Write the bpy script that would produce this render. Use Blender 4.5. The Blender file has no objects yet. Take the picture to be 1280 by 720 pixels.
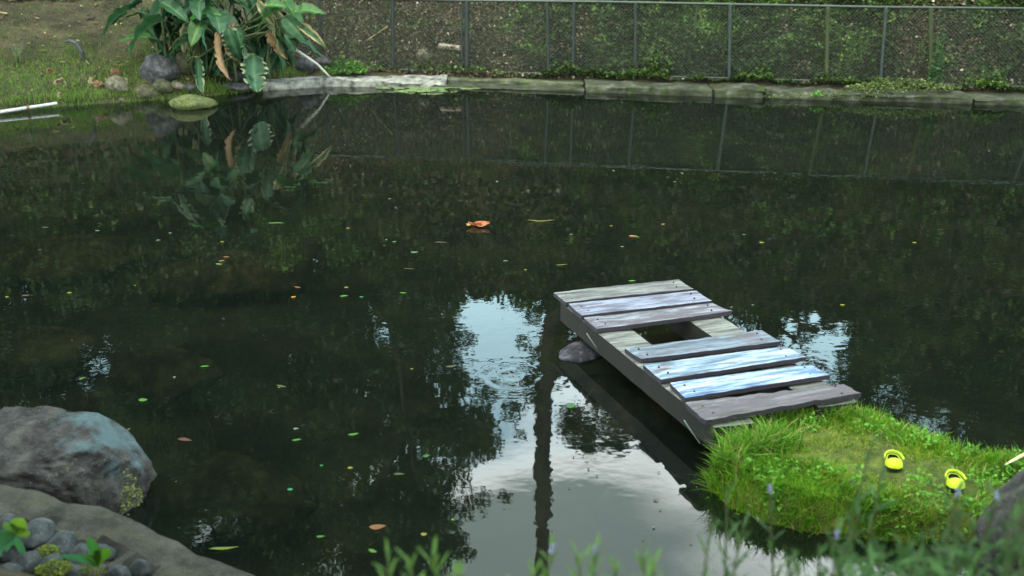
import bpy, bmesh, math, random
import numpy as np
from mathutils import Vector, Matrix, Euler, noise

SC = bpy.context.scene
COL = SC.collection
rnd = random.Random(7)
nr = np.random.default_rng(11)

# ------------------------------------------------------------------ camera
CAMH = 3.0
FPX = 1240.0
TH = math.atan(483 / FPX)
cam_d = bpy.data.cameras.new('camera')
cam = bpy.data.objects.new('camera', cam_d)
COL.objects.link(cam)
cam.location = (0, 0, CAMH)
cam.rotation_euler = (math.pi / 2 - TH, 0, 0)
cam_d.sensor_width = 36
cam_d.lens = 36 * FPX / 1280
cam_d.clip_start = 0.05
cam_d.clip_end = 2000
cam_d.dof.use_dof = True
cam_d.dof.focus_distance = 8.4
cam_d.dof.aperture_fstop = 2.0
SC.camera = cam

# ------------------------------------------------------------------ world, sun, exposure
SUN_EL, SUN_AZ = math.radians(58), math.radians(205)   # azimuth clockwise from +Y
world = bpy.data.worlds.new('World')
SC.world = world
world.use_nodes = True
wn, wl = world.node_tree.nodes, world.node_tree.links
wn.clear()
wo = wn.new('ShaderNodeOutputWorld')
bg = wn.new('ShaderNodeBackground')
sky = wn.new('ShaderNodeTexSky')
sky.sky_type = 'NISHITA'
sky.sun_disc = False
sky.sun_elevation = SUN_EL
sky.sun_rotation = SUN_AZ
tc = wn.new('ShaderNodeTexCoord')
mp = wn.new('ShaderNodeMapping')
mp.inputs['Location'].default_value = (5.416357877734109, -0.9968209910863095, 7.840560990681379)
mp.inputs['Scale'].default_value = (1.0, 1.0, 1.9)
cn = wn.new('ShaderNodeTexNoise')
cn.inputs['Scale'].default_value = 2.2
cn.inputs['Detail'].default_value = 4
cn.inputs['Roughness'].default_value = 0.42
cr = wn.new('ShaderNodeValToRGB')          # where there is cloud
cr.color_ramp.elements[0].position = 0.43
cr.color_ramp.elements[1].position = 0.53
cc = wn.new('ShaderNodeValToRGB')          # cloud body: bright white rim, grey core
cc.color_ramp.elements[0].position = 0.47
cc.color_ramp.elements[0].color = (1, 1, 1, 1)
cc.color_ramp.elements[1].position = 0.60
cc.color_ramp.elements[1].color = (0.19, 0.225, 0.22, 1)
cm = wn.new('ShaderNodeMix'); cm.data_type = 'RGBA'
cs = wn.new('ShaderNodeMix'); cs.data_type = 'RGBA'; cs.blend_type = 'MULTIPLY'
cs.inputs['Factor'].default_value = 1
cs.inputs['B'].default_value = (92, 98, 96, 1)
sb = wn.new('ShaderNodeMix'); sb.data_type = 'RGBA'; sb.blend_type = 'MULTIPLY'
sb.inputs['Factor'].default_value = 1
sb.inputs['B'].default_value = (20.0, 19.5, 13.0, 1)
wl.new(tc.outputs['Generated'], mp.inputs['Vector'])
wl.new(mp.outputs[0], cn.inputs['Vector'])
wl.new(cn.outputs['Fac'], cr.inputs['Fac'])
wl.new(cn.outputs['Fac'], cc.inputs['Fac'])
wl.new(cc.outputs['Color'], cs.inputs['A'])
wl.new(cr.outputs['Color'], cm.inputs['Factor'])
wl.new(sky.outputs['Color'], sb.inputs['A'])
wl.new(sb.outputs['Result'], cm.inputs['A'])
wl.new(cs.outputs['Result'], cm.inputs['B'])
wl.new(cm.outputs['Result'], bg.inputs['Color'])
bg.inputs['Strength'].default_value = 0.15
wl.new(bg.outputs[0], wo.inputs['Surface'])

sd = bpy.data.lights.new('sun', 'SUN')
sd.energy = 1.0
sd.angle = math.radians(14)
sd.color = (1.0, 0.95, 0.82)
sun = bpy.data.objects.new('sun', sd)
COL.objects.link(sun)
dirv = Vector((math.sin(SUN_AZ) * math.cos(SUN_EL), math.cos(SUN_AZ) * math.cos(SUN_EL), math.sin(SUN_EL)))
sun.rotation_euler = dirv.to_track_quat('Z', 'Y').to_euler()
sun.location = dirv * 50

SC.view_settings.view_transform = 'Standard'
SC.view_settings.look = 'None'
SC.view_settings.exposure = -0.5
SC.view_settings.gamma = 1
SC.render.engine = 'CYCLES'
SC.cycles.max_bounces = 8
SC.cycles.transparent_max_bounces = 12
SC.cycles.use_denoising = True

# ------------------------------------------------------------------ helpers
CT, ST = math.cos(TH), math.sin(TH)

def ray(px, py):
    a, b = (px - 640) / FPX, (py - 360) / FPX
    return a, CT - b * ST, -ST - b * CT

def U(px, py, z=0.0):
    """place on the level z that the photograph shows at this pixel"""
    dx, dy, dz = ray(px, py)
    t = (z - CAMH) / dz
    return Vector((dx * t, dy * t, z))

def UY(px, py, Y):
    dx, dy, dz = ray(px, py)
    return Vector((dx / dy * Y, Y, CAMH + dz / dy * Y))

def RY(px, py, Y):
    """world point at distance Y whose mirror image lies at this pixel"""
    dx, dy, dz = ray(px, py)
    return Vector((dx / dy * Y, Y, -CAMH - dz / dy * Y))

def tag(o, label=None, cat=None, group=None, kind=None):
    if label: o['label'] = label
    if cat: o['category'] = cat
    if group: o['group'] = group
    if kind: o['kind'] = kind
    return o

def empty(name, loc, label=None, cat=None, group=None, rz=0):
    o = bpy.data.objects.new(name, None)
    COL.objects.link(o)
    o.location = loc
    o.rotation_euler = (0, 0, rz)
    o.empty_display_size = 0.1
    return tag(o, label, cat, group)

def link(name, me, parent=None, mat=None, world_space=False, smooth=False):
    o = bpy.data.objects.new(name, me)
    COL.objects.link(o)
    if mat is not None and len(me.materials) == 0:
        me.materials.append(mat)
    if smooth:
        me.polygons.foreach_set('use_smooth', [True] * len(me.polygons))
    if parent is not None:
        o.parent = parent
        if world_space:          # vertices were written in world space
            o.matrix_parent_inverse = parent_matrix(parent).inverted()
    return o

def parent_matrix(p):
    m = Matrix.LocRotScale(p.location, p.rotation_euler, p.scale)
    if p.parent is not None:
        m = parent_matrix(p.parent) @ p.matrix_parent_inverse @ m
    return m

def mesh(name, v, f, cols=None, corner=False):
    me = bpy.data.meshes.new(name)
    me.from_pydata([tuple(p) for p in v], [], [tuple(q) for q in f])
    me.update()
    if cols is not None:
        setcol(me, cols)
    return me

def setcol(me, cols):
    at = me.color_attributes.new('Col', 'FLOAT_COLOR', 'POINT')
    c = np.ones((len(me.vertices), 4), dtype=np.float32)
    c[:, :3] = cols
    at.data.foreach_set('color', c.ravel())

def quads_mesh(name, V, C=None, n=4):
    """V: (k, n, 3) array of separate n-gons; C: (k,3) colours"""
    k = V.shape[0]
    me = bpy.data.meshes.new(name)
    me.vertices.add(k * n)
    me.vertices.foreach_set('co', V.astype(np.float32).ravel())
    me.loops.add(k * n)
    me.loops.foreach_set('vertex_index', np.arange(k * n, dtype=np.int32))
    me.polygons.add(k)
    me.polygons.foreach_set('loop_start', np.arange(0, k * n, n, dtype=np.int32))
    me.polygons.foreach_set('loop_total', np.full(k, n, dtype=np.int32))
    me.update()
    me.validate()
    if C is not None:
        setcol(me, np.repeat(C, n, axis=0))
    return me

def tube(pts, rads, seg=8, caps=True):
    v, f = [], []
    pts = [Vector(p) for p in pts]
    n = len(pts)
    up = Vector((0.13, 0.21, 1)).normalized()
    for i, p in enumerate(pts):
        d = (pts[min(i + 1, n - 1)] - pts[max(i - 1, 0)])
        d = d.normalized() if d.length > 1e-9 else Vector((0, 0, 1))
        if abs(d.dot(up)) > 0.97: ref = Vector((1, 0, 0))
        else: ref = up
        a = d.cross(ref).normalized(); b = d.cross(a)
        r = rads[i] if hasattr(rads, '__len__') else rads
        for k in range(seg):
            t = 2 * math.pi * k / seg
            v.append(p + a * math.cos(t) * r + b * math.sin(t) * r)
    for i in range(n - 1):
        for k in range(seg):
            k2 = (k + 1) % seg
            f.append((i * seg + k, i * seg + k2, (i + 1) * seg + k2, (i + 1) * seg + k))
    if caps:
        f.append(tuple(range(seg))[::-1])
        f.append(tuple((n - 1) * seg + k for k in range(seg)))
    return v, f

def merge(parts):
    V, F = [], []
    for v, f in parts:
        o = len(V)
        V += list(v)
        F += [tuple(i + o for i in q) for q in f]
    return V, F

def fbm(p, s=1.0, o=4):
    return noise.fractal(Vector(p) * s, 1.0, 2.0, o)

# ------------------------------------------------------------------ materials
def nmat(name):
    m = bpy.data.materials.new(name)
    m.use_nodes = True
    n, l = m.node_tree.nodes, m.node_tree.links
    b = n['Principled BSDF']
    return m, n, l, b

def ramp(n, stops):
    r = n.new('ShaderNodeValToRGB')
    e = r.color_ramp.elements
    while len(e) < len(stops): e.new(0.5)
    for i, (p, c) in enumerate(stops):
        e[i].position = p
        e[i].color = (*c, 1) if len(c) == 3 else c
    return r

def noise_mat(name, stops, scale=5, detail=8, rough=0.9, bump=0.3, bscale=30, bdist=0.01,
              stretch=(1, 1, 1), coord='Object', moss=None, moss_amt=0.5, spec=0.3, speck=None):
    m, n, l, b = nmat(name)
    t = n.new('ShaderNodeTexCoord'); mpn = n.new('ShaderNodeMapping')
    mpn.inputs['Scale'].default_value = stretch
    l.new(t.outputs[coord], mpn.inputs['Vector'])
    t1 = n.new('ShaderNodeTexNoise'); t1.inputs['Scale'].default_value = scale
    t1.inputs['Detail'].default_value = detail; t1.inputs['Roughness'].default_value = 0.62
    l.new(mpn.outputs[0], t1.inputs['Vector'])
    r = ramp(n, stops)
    l.new(t1.outputs['Fac'], r.inputs['Fac'])
    out = r.outputs['Color']
    t2 = n.new('ShaderNodeTexNoise'); t2.inputs['Scale'].default_value = bscale
    t2.inputs['Detail'].default_value = 8; t2.inputs['Roughness'].default_value = 0.7
    l.new(mpn.outputs[0], t2.inputs['Vector'])
    if speck:
        t4 = n.new('ShaderNodeTexNoise'); t4.inputs['Scale'].default_value = bscale * 5
        t4.inputs['Detail'].default_value = 3
        l.new(mpn.outputs[0], t4.inputs['Vector'])
        rs = ramp(n, [(0.62, (0, 0, 0)), (0.80, (0.8, 0.8, 0.8))])
        l.new(t4.outputs['Fac'], rs.inputs['Fac'])
        mx = n.new('ShaderNodeMix'); mx.data_type = 'RGBA'
        l.new(rs.outputs['Color'], mx.inputs['Factor']); l.new(out, mx.inputs['A'])
        mx.inputs['B'].default_value = (*speck, 1)
        out = mx.outputs['Result']
    if moss:
        t3 = n.new('ShaderNodeTexNoise'); t3.inputs['Scale'].default_value = scale * 1.7
        t3.inputs['Detail'].default_value = 9; t3.inputs['Roughness'].default_value = 0.7
        l.new(t.outputs[coord], t3.inputs['Vector'])
        rm = ramp(n, [(1 - moss_amt - 0.07, (0, 0, 0)), (1 - moss_amt + 0.07, (1, 1, 1))])
        l.new(t3.outputs['Fac'], rm.inputs['Fac'])
        mx = n.new('ShaderNodeMix'); mx.data_type = 'RGBA'
        l.new(rm.outputs['Color'], mx.inputs['Factor']); l.new(out, mx.inputs['A'])
        mx.inputs['B'].default_value = (*moss, 1)
        out = mx.outputs['Result']
    l.new(out, b.inputs['Base Color'])
    bp = n.new('ShaderNodeBump'); bp.inputs['Strength'].default_value = bump
    bp.inputs['Distance'].default_value = bdist
    l.new(t2.outputs['Fac'], bp.inputs['Height']); l.new(bp.outputs[0], b.inputs['Normal'])
    b.inputs['Roughness'].default_value = rough
    b.inputs['Specular IOR Level'].default_value = spec
    return m

def leaf_mat(name, rough=0.6, trans=0.3, spec=0.3, sat=1.0):
    """colour from the Col attribute, some light let through"""
    m, n, l, b = nmat(name)
    a = n.new('ShaderNodeVertexColor'); a.layer_name = 'Col'
    l.new(a.outputs['Color'], b.inputs['Base Color'])
    b.inputs['Roughness'].default_value = rough
    b.inputs['Specular IOR Level'].default_value = spec
    tr = n.new('ShaderNodeBsdfTranslucent')
    l.new(a.outputs['Color'], tr.inputs['Color'])
    mx = n.new('ShaderNodeMixShader'); mx.inputs[0].default_value = trans
    l.new(b.outputs[0], mx.inputs[1]); l.new(tr.outputs[0], mx.inputs[2])
    l.new(mx.outputs[0], n['Material Output'].inputs['Surface'])
    return m

def plain(name, c, rough=0.5, metal=0, spec=0.4):
    m, n, l, b = nmat(name)
    t = n.new('ShaderNodeTexCoord')
    t1 = n.new('ShaderNodeTexNoise'); t1.inputs['Scale'].default_value = 22
    t1.inputs['Detail'].default_value = 6
    l.new(t.outputs['Object'], t1.inputs['Vector'])
    r = ramp(n, [(0.3, tuple(x * 0.72 for x in c)), (0.7, tuple(min(1, x * 1.18) for x in c))])
    l.new(t1.outputs['Fac'], r.inputs['Fac']); l.new(r.outputs['Color'], b.inputs['Base Color'])
    b.inputs['Roughness'].default_value = rough
    b.inputs['Metallic'].default_value = metal
    b.inputs['Specular IOR Level'].default_value = spec
    return m

M_leaf = leaf_mat('leaf', 0.55, 0.3)
M_gloss = leaf_mat('glossy_leaf', 0.5, 0.15, 0.3)
M_grass = leaf_mat('grass_blade', 0.55, 0.4, 0.25)
M_dry = leaf_mat('dry_litter', 0.85, 0.15, 0.1)

M_rock = noise_mat('grey_rock', [(0.3, (0.05, 0.05, 0.055)), (0.5, (0.11, 0.108, 0.11)), (0.7, (0.2, 0.2, 0.2))],
                   scale=4, bump=0.8, bscale=16, bdist=0.03, moss=(0.10, 0.14, 0.02), moss_amt=0.33, speck=(0.3, 0.3, 0.3))
M_boulder = noise_mat('boulder', [(0.36, (0.019, 0.016, 0.016)), (0.5, (0.048, 0.045, 0.043)), (0.64, (0.092, 0.087, 0.080))],
                      scale=7.5, bump=1.0, bscale=18, bdist=0.05, moss=(0.13, 0.15, 0.03), moss_amt=0.30, speck=(0.26, 0.26, 0.24))
M_mossrock = noise_mat('mossy_rock', [(0.35, (0.017, 0.016, 0.010)), (0.52, (0.047, 0.044, 0.028)), (0.66, (0.090, 0.084, 0.056))],
                       scale=15, bump=1, bscale=45, bdist=0.02, moss=(0.04, 0.065, 0.01), moss_amt=0.42)
M_concrete = noise_mat('old_concrete', [(0.38, (0.008, 0.010, 0.006)), (0.5, (0.027, 0.029, 0.022)), (0.66, (0.080, 0.080, 0.066))],
                       scale=5.0, bump=0.7, bscale=20, bdist=0.015, moss=(0.022, 0.034, 0.008), moss_amt=0.47, rough=0.95)
M_white = noise_mat('limewashed_concrete', [(0.36, (0.032, 0.036, 0.028)), (0.46, (0.136, 0.136, 0.124)), (0.62, (0.256, 0.256, 0.240))],
                    scale=6, bump=0.7, bscale=20, bdist=0.015, moss=(0.10, 0.13, 0.05), moss_amt=0.33, rough=0.9)
M_ledge = noise_mat('worn_mortar', [(0.36, (0.023, 0.022, 0.017)), (0.5, (0.049, 0.048, 0.039)), (0.66, (0.083, 0.081, 0.068))],
                    scale=7, bump=1.0, bscale=34, bdist=0.03, moss=(0.075, 0.07, 0.04), moss_amt=0.42, speck=(0.24, 0.24, 0.21), rough=0.9)
M_soil = noise_mat('soil', [(0.3, (0.025, 0.02, 0.012)), (0.6, (0.06, 0.045, 0.028)), (0.8, (0.10, 0.08, 0.05))],
                   scale=6, bump=1, bscale=30, bdist=0.02)
M_bed = noise_mat('pond_mud', [(0.35, (0.006, 0.006, 0.004)), (0.5, (0.02, 0.019, 0.011)), (0.66, (0.055, 0.048, 0.026))],
                  scale=1.3, bump=0.5, bscale=12, bdist=0.03)
M_subrock = noise_mat('sunken_rock', [(0.38, (0.015, 0.011, 0.007)), (0.52, (0.06, 0.042, 0.025)), (0.66, (0.14, 0.10, 0.06))],
                      scale=4, bump=0.6, bscale=15, bdist=0.02)
M_post = plain('grey_painted_steel', (0.022, 0.030, 0.030), 0.5, 0.3)
M_rail = plain('galvanised_rail', (0.035, 0.048, 0.045), 0.45, 0.5)
M_wire = plain('dull_wire', (0.035, 0.042, 0.038), 0.55, 0.4)
M_trunk = noise_mat('bark', [(0.3, (0.015, 0.012, 0.010)), (0.6, (0.05, 0.042, 0.033)), (0.8, (0.10, 0.085, 0.07))],
                    scale=8, stretch=(1, 1, 0.25), bump=1, bscale=20, bdist=0.03)

# ------------------------------------------------------------------ water
def water_mat():
    m, n, l, b = nmat('pond_water')
    n.remove(b)
    t = n.new('ShaderNodeTexCoord')
    def nz(scale, stretch, det=2):
        mpn = n.new('ShaderNodeMapping'); mpn.inputs['Scale'].default_value = stretch
        l.new(t.outputs['Object'], mpn.inputs['Vector'])
        x = n.new('ShaderNodeTexNoise'); x.inputs['Scale'].default_value = scale
        x.inputs['Detail'].default_value = det
        l.new(mpn.outputs[0], x.inputs['Vector'])
        return x.outputs['Fac']
    def mul(a, k):
        x = n.new('ShaderNodeMath'); x.operation = 'MULTIPLY'
        l.new(a, x.inputs[0])
        if isinstance(k, float): x.inputs[1].default_value = k
        else: l.new(k, x.inputs[1])
        return x.outputs[0]
    def add(a, c):
        x = n.new('ShaderNodeMath'); x.operation = 'ADD'
        l.new(a, x.inputs[0]); l.new(c, x.inputs[1]); return x.outputs[0]
    h = add(mul(nz(5.0, (0.8, 1, 1)), 0.0016), mul(nz(19.0, (0.8, 1, 1), 1), 0.00034))
    # patches where a breath of wind ruffles the surface
    pr = ramp(n, [(0.42, (0.15, 0.15, 0.15)), (0.66, (1, 1, 1))])
    l.new(nz(0.55, (1, 1, 1)), pr.inputs['Fac'])
    h = mul(h, pr.outputs['Color'])
    # two rings spreading where a fish rose
    for (px, py, amp, rad, lam) in ((640, 470, 0.0005, 0.36, 0.13), (860, 180, 0.001, 0.6, 0.15)):
        p = U(px, py, 0)
        d = n.new('ShaderNodeVectorMath'); d.operation = 'DISTANCE'
        l.new(t.outputs['Object'], d.inputs[0]); d.inputs[1].default_value = p
        s = n.new('ShaderNodeMath'); s.operation = 'SINE'
        l.new(add(mul(d.outputs['Value'], 2 * math.pi / lam), mul(nz(6.0, (1, 1, 1)), 7.0)), s.inputs[0])
        g = n.new('ShaderNodeMapRange'); g.interpolation_type = 'SMOOTHSTEP'
        g.inputs['From Min'].default_value = 0; g.inputs['From Max'].default_value = rad
        g.inputs['To Min'].default_value = amp; g.inputs['To Max'].default_value = 0
        l.new(d.outputs['Value'], g.inputs['Value'])
        h = add(h, mul(s.outputs[0], g.outputs[0]))
    bp = n.new('ShaderNodeBump'); bp.inputs['Strength'].default_value = 1
    bp.inputs['Distance'].default_value = 1.0
    l.new(h, bp.inputs['Height'])
    fr = n.new('ShaderNodeFresnel'); fr.inputs['IOR'].default_value = 1.72
    l.new(bp.outputs[0], fr.inputs['Normal'])
    gl = n.new('ShaderNodeBsdfGlossy'); gl.inputs['Roughness'].default_value = 0.0
    l.new(bp.outputs[0], gl.inputs['Normal'])
    tr = n.new('ShaderNodeBsdfTransparent'); tr.inputs['Color'].default_value = (0.64, 0.69, 0.54, 1)
    mk = n.new('ShaderNodeBsdfDiffuse'); mk.inputs['Color'].default_value = (0.006, 0.0095, 0.0075, 1)
    mu = n.new('ShaderNodeMixShader'); mu.inputs[0].default_value = 0.48
    l.new(tr.outputs[0], mu.inputs[1]); l.new(mk.outputs[0], mu.inputs[2])
    mx = n.new('ShaderNodeMixShader')
    l.new(fr.outputs[0], mx.inputs[0]); l.new(mu.outputs[0], mx.inputs[1]); l.new(gl.outputs[0], mx.inputs[2])
    l.new(mx.outputs[0], n['Material Output'].inputs['Surface'])
    return m

wv = [(-16, 2.2, 0), (16, 2.2, 0), (16, 18.5, 0), (-16, 18.5, 0)]
w = link('water', mesh('water', wv, [(0, 1, 2, 3)]), mat=water_mat())
tag(w, 'dark still pond water mirroring trees and cloudy sky', kind='structure')

# ------------------------------------------------------------------ ground
FAR = [(-30, 13.0), (-16, 13.4), (-9.5, 14.6), (-7.9, 15.2), (-6.5, 15.85), (-5.3, 16.3), (-4.3, 17.0), (-3.3, 17.45), (-1.1, 17.4), (2.8, 16.62), (8.1, 15.72), (16, 14.4), (40, 11)]
NEAR = [(-30, 4.6), (-4, 4.7), (-2.3, 4.1), (-1.2, 3.6), (-0.3, 3.2), (1.0, 3.15), (1.8, 3.35), (2.6, 3.6), (4, 3.7), (30, 3.8)]
def interp(tab, x):
    for (x0, y0), (x1, y1) in zip(tab, tab[1:]):
        if x <= x1:
            k = (x - x0) / (x1 - x0)
            return y0 + (y1 - y0) * max(0, k)
    return tab[-1][1]
def sm(a, b, x):
    t = min(1, max(0, (x - a) / (b - a)))
    return t * t * (3 - 2 * t)
FENCE = [(-6.5, 18.62), (-3.49, 18.25), (-0.81, 17.85), (3.69, 17.05), (8.27, 16.25), (16, 14.9), (40, 11.6)]
def fence_y(x): return interp(FENCE, x)

def bank_z(x, k):
    """grassy left bank, k metres back from the waterline"""
    zz = 0.07 + 0.33 * min(k, 4.0) + 0.12 * min(k, 0.4)
    if k > 4.0: zz += 0.62 * (k - 4.0)
    return min(zz, 7.5)
def slope_z(x, y):
    """ivy slope behind the fence"""
    k = y - fence_y(x) - 0.12
    if k < 0: return -0.25 + 0.41 * sm(0.18, 0.48, y - interp(FAR, x))
    zz = 0.16 + 1.15 * k
    return 6.0 + (zz - 6.0) * 0.25 if zz > 6.0 else zz
def ground_z(x, y):
    ny, fy = interp(NEAR, x), interp(FAR, x)
    if y < ny:
        k = ny - y
        zz = -0.02 + 0.75 * min(k, 2.0) + 0.05 * max(0, k - 2.0)
        zz = min(zz, 1.42)
        # the left edge carries the mortared ledge and stays lower
        return zz
    if y > fy:
        a = bank_z(x, y - fy); b_ = slope_z(x, y)
        t = sm(-5.2, -3.6, x)
        zz = a * (1 - t) + b_ * t
        zz += 0.10 * fbm((x, y, 0), 0.6) * min(1, (y - fy) / 1.5)
        if y > 26: zz += 0.12 * (y - 26)
        return min(zz, 9.5)
    d = min(y - ny, fy - y, x + 15, 15 - x)
    if d < 0:
        return min(1.4, -d * 0.5)
    return -0.62 * (sm(-0.1, 1.3, d) if d != fy - y else sm(-0.03, 0.45, d)) + 0.05 * fbm((x, y, 3), 0.8) * min(1, d)

def axis(vals):
    out = []
    for a, b_, st in vals:
        k = max(1, int(round((b_ - a) / st)))
        out += [a + (b_ - a) * i / k for i in range(k)]
    out.append(vals[-1][1])
    return out
gx = axis([(-400, -40, 60), (-40, -16, 3), (-16, 14, 0.2), (14, 40, 3), (40, 400, 60)])
gy = axis([(-400, -20, 60), (-20, 1, 3), (1, 6, 0.12), (6, 13, 0.5), (13, 27, 0.14), (27, 60, 4), (60, 600, 60)])
gv, gf, gc = [], [], []
for j, y in enumerate(gy):
    for i, x in enumerate(gx):
        gv.append((x, y, ground_z(x, y)))
nx = len(gx)
for j in range(len(gy) - 1):
    for i in range(nx - 1):
        gf.append((j * nx + i, j * nx + i + 1, (j + 1) * nx + i + 1, (j + 1) * nx + i))
M_ground = noise_mat('bank_earth', [(0.34, (0.010, 0.010, 0.005)), (0.5, (0.026, 0.024, 0.011)), (0.66, (0.06, 0.048, 0.028))],
                     scale=2.2, bump=1, bscale=25, bdist=0.03, moss=(0.03, 0.045, 0.012), moss_amt=0.36)
gme = mesh('ground', gv, gf)
gme.materials.append(M_ground); gme.materials.append(M_bed)
mi = np.zeros(len(gf), dtype=np.int32)
for q, fc in enumerate(gf):
    if max(gv[k][2] for k in fc) < 0.02: mi[q] = 1
gme.polygons.foreach_set('material_index', mi)
g = link('ground', gme, smooth=True)
tag(g, 'earth banks, pond bed and rising slope behind the fence', kind='structure')

# ------------------------------------------------------------------ rocks
def rock_mesh(name, size, seed, sub=4, rough=0.30, flat=0.0, amp2=0.09):
    bm = bmesh.new()
    bmesh.ops.create_icosphere(bm, subdivisions=sub, radius=1)
    off = Vector((seed * 3.7, seed * 1.3, seed * 7.1))
    for v in bm.verts:
        p = v.co.copy()
        d = 1 + rough * fbm(p * 0.9 + off, 1.0, 3) + amp2 * fbm(p * 3.5 + off, 1.0, 4)
        # facets
        c = noise.cell(p * 1.1 + off) * 0.06
        p = p * (d + c * 0)
        for ax in ((0.5, 0.2, 0.84), (-0.7, 0.3, 0.6), (0.1, -0.8, 0.55), (0.9, -0.2, 0.3)):
            a = Vector(ax).normalized(); lim = 0.80 + 0.1 * math.sin(seed + ax[0] * 9)
            e = p.dot(a) - lim
            if e > 0: p -= a * e * 0.75
        v.co = Vector((p.x * size[0], p.y * size[1], p.z * size[2]))
    me = bpy.data.meshes.new(name)
    bm.to_mesh(me); bm.free()
    me.polygons.foreach_set('use_smooth', [True] * len(me.polygons))
    return me

def rock(name, px, py, z, size, mat, label, cat='rock', group=None, seed=1, rz=0, sub=3, sink=0.3, rough=0.22, parent=None):
    me = rock_mesh(name, size, seed, sub, rough)
    me.materials.append(mat)
    o = bpy.data.objects.new(name, me); COL.objects.link(o)
    p = U(px, py, z)
    o.location = (p.x, p.y, z + size[2] * (1 - 2 * sink))
    o.rotation_euler = (0, 0, rz)
    if parent is not None:
        o.parent = parent
        o.matrix_parent_inverse = parent_matrix(parent).inverted()
    else:
        tag(o, label, cat, group)
    return o

# pale blue-grey sheen of lichen on the near boulder
# ------------------------------------------------------------------ dock
def wood_mat(name, light, mid, dark, wear, seed):
    m, n, l, b = nmat(name)
    t = n.new('ShaderNodeTexCoord'); mpn = n.new('ShaderNodeMapping')
    mpn.inputs['Scale'].default_value = (1, 9, 9)
    mpn.inputs['Location'].default_value = (seed * 3.1, seed * 1.7, 0)
    l.new(t.outputs['Object'], mpn.inputs['Vector'])
    t1 = n.new('ShaderNodeTexNoise'); t1.inputs['Scale'].default_value = 2.6; t1.inputs['Detail'].default_value = 9
    t1.inputs['Roughness'].default_value = 0.62; t1.inputs['Distortion'].default_value = 0.5
    l.new(mpn.outputs[0], t1.inputs['Vector'])
    r = ramp(n, [(0.40, dark), (0.48, mid), (0.58, light), (0.7, tuple(min(1, x * 1.12) for x in light))])
    l.new(t1.outputs['Fac'], r.inputs['Fac'])
    # fine grain
    mp2 = n.new('ShaderNodeMapping'); mp2.inputs['Scale'].default_value = (1.2, 38, 38)
    l.new(t.outputs['Object'], mp2.inputs['Vector'])
    t2 = n.new('ShaderNodeTexNoise'); t2.inputs['Scale'].default_value = 2.4; t2.inputs['Detail'].default_value = 10; t2.inputs['Roughness'].default_value = 0.7
    l.new(mp2.outputs[0], t2.inputs['Vector'])
    g2 = ramp(n, [(0.30, (0.16, 0.15, 0.18)), (0.40, (0.55, 0.54, 0.58)), (0.5, (0.9, 0.9, 0.92)), (0.62, (1.15, 1.15, 1.15))])
    l.new(t2.outputs['Fac'], g2.inputs['Fac'])
    mu = n.new('ShaderNodeMix'); mu.data_type = 'RGBA'; mu.blend_type = 'MULTIPLY'; mu.inputs['Factor'].default_value = 1.0
    l.new(r.outputs['Color'], mu.inputs['A']); l.new(g2.outputs['Color'], mu.inputs['B'])
    # bare worn patches
    t3 = n.new('ShaderNodeTexNoise'); t3.inputs['Scale'].default_value = 2.0; t3.inputs['Detail'].default_value = 8
    t3.inputs['Roughness'].default_value = 0.7
    mp3 = n.new('ShaderNodeMapping'); mp3.inputs['Scale'].default_value = (1.6, 6, 6)
    mp3.inputs['Location'].default_value = (seed * 5.3, 4, seed)
    l.new(t.outputs['Object'], mp3.inputs['Vector']); l.new(mp3.outputs[0], t3.inputs['Vector'])
    rw = ramp(n, [(1 - wear - 0.05, (0, 0, 0)), (1 - wear + 0.06, (1, 1, 1))])
    l.new(t3.outputs['Fac'], rw.inputs['Fac'])
    m3 = n.new('ShaderNodeMix'); m3.data_type = 'RGBA'
    l.new(rw.outputs['Color'], m3.inputs['Factor']); l.new(mu.outputs['Result'], m3.inputs['A'])
    m3.inputs['B'].default_value = (0.085, 0.072, 0.085, 1)
    # side and under faces take a darker purplish colour than the top
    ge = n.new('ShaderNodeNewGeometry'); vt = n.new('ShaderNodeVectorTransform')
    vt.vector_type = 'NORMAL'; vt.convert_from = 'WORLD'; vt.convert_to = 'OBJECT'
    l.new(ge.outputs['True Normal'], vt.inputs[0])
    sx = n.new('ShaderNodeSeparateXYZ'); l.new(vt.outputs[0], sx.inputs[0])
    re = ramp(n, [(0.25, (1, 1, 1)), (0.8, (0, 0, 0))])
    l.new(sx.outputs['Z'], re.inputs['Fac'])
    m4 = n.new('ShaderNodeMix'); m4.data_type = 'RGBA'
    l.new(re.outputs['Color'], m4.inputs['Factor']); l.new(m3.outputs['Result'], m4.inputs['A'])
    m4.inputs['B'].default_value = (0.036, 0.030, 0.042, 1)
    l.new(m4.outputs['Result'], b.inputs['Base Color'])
    bp = n.new('ShaderNodeBump'); bp.inputs['Strength'].default_value = 0.7; bp.inputs['Distance'].default_value = 0.004
    l.new(t2.outputs['Fac'], bp.inputs['Height']); l.new(bp.outputs[0], b.inputs['Normal'])
    b.inputs['Roughness'].default_value = 0.62
    b.inputs['Specular IOR Level'].default_value = 0.35
    return m

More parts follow.
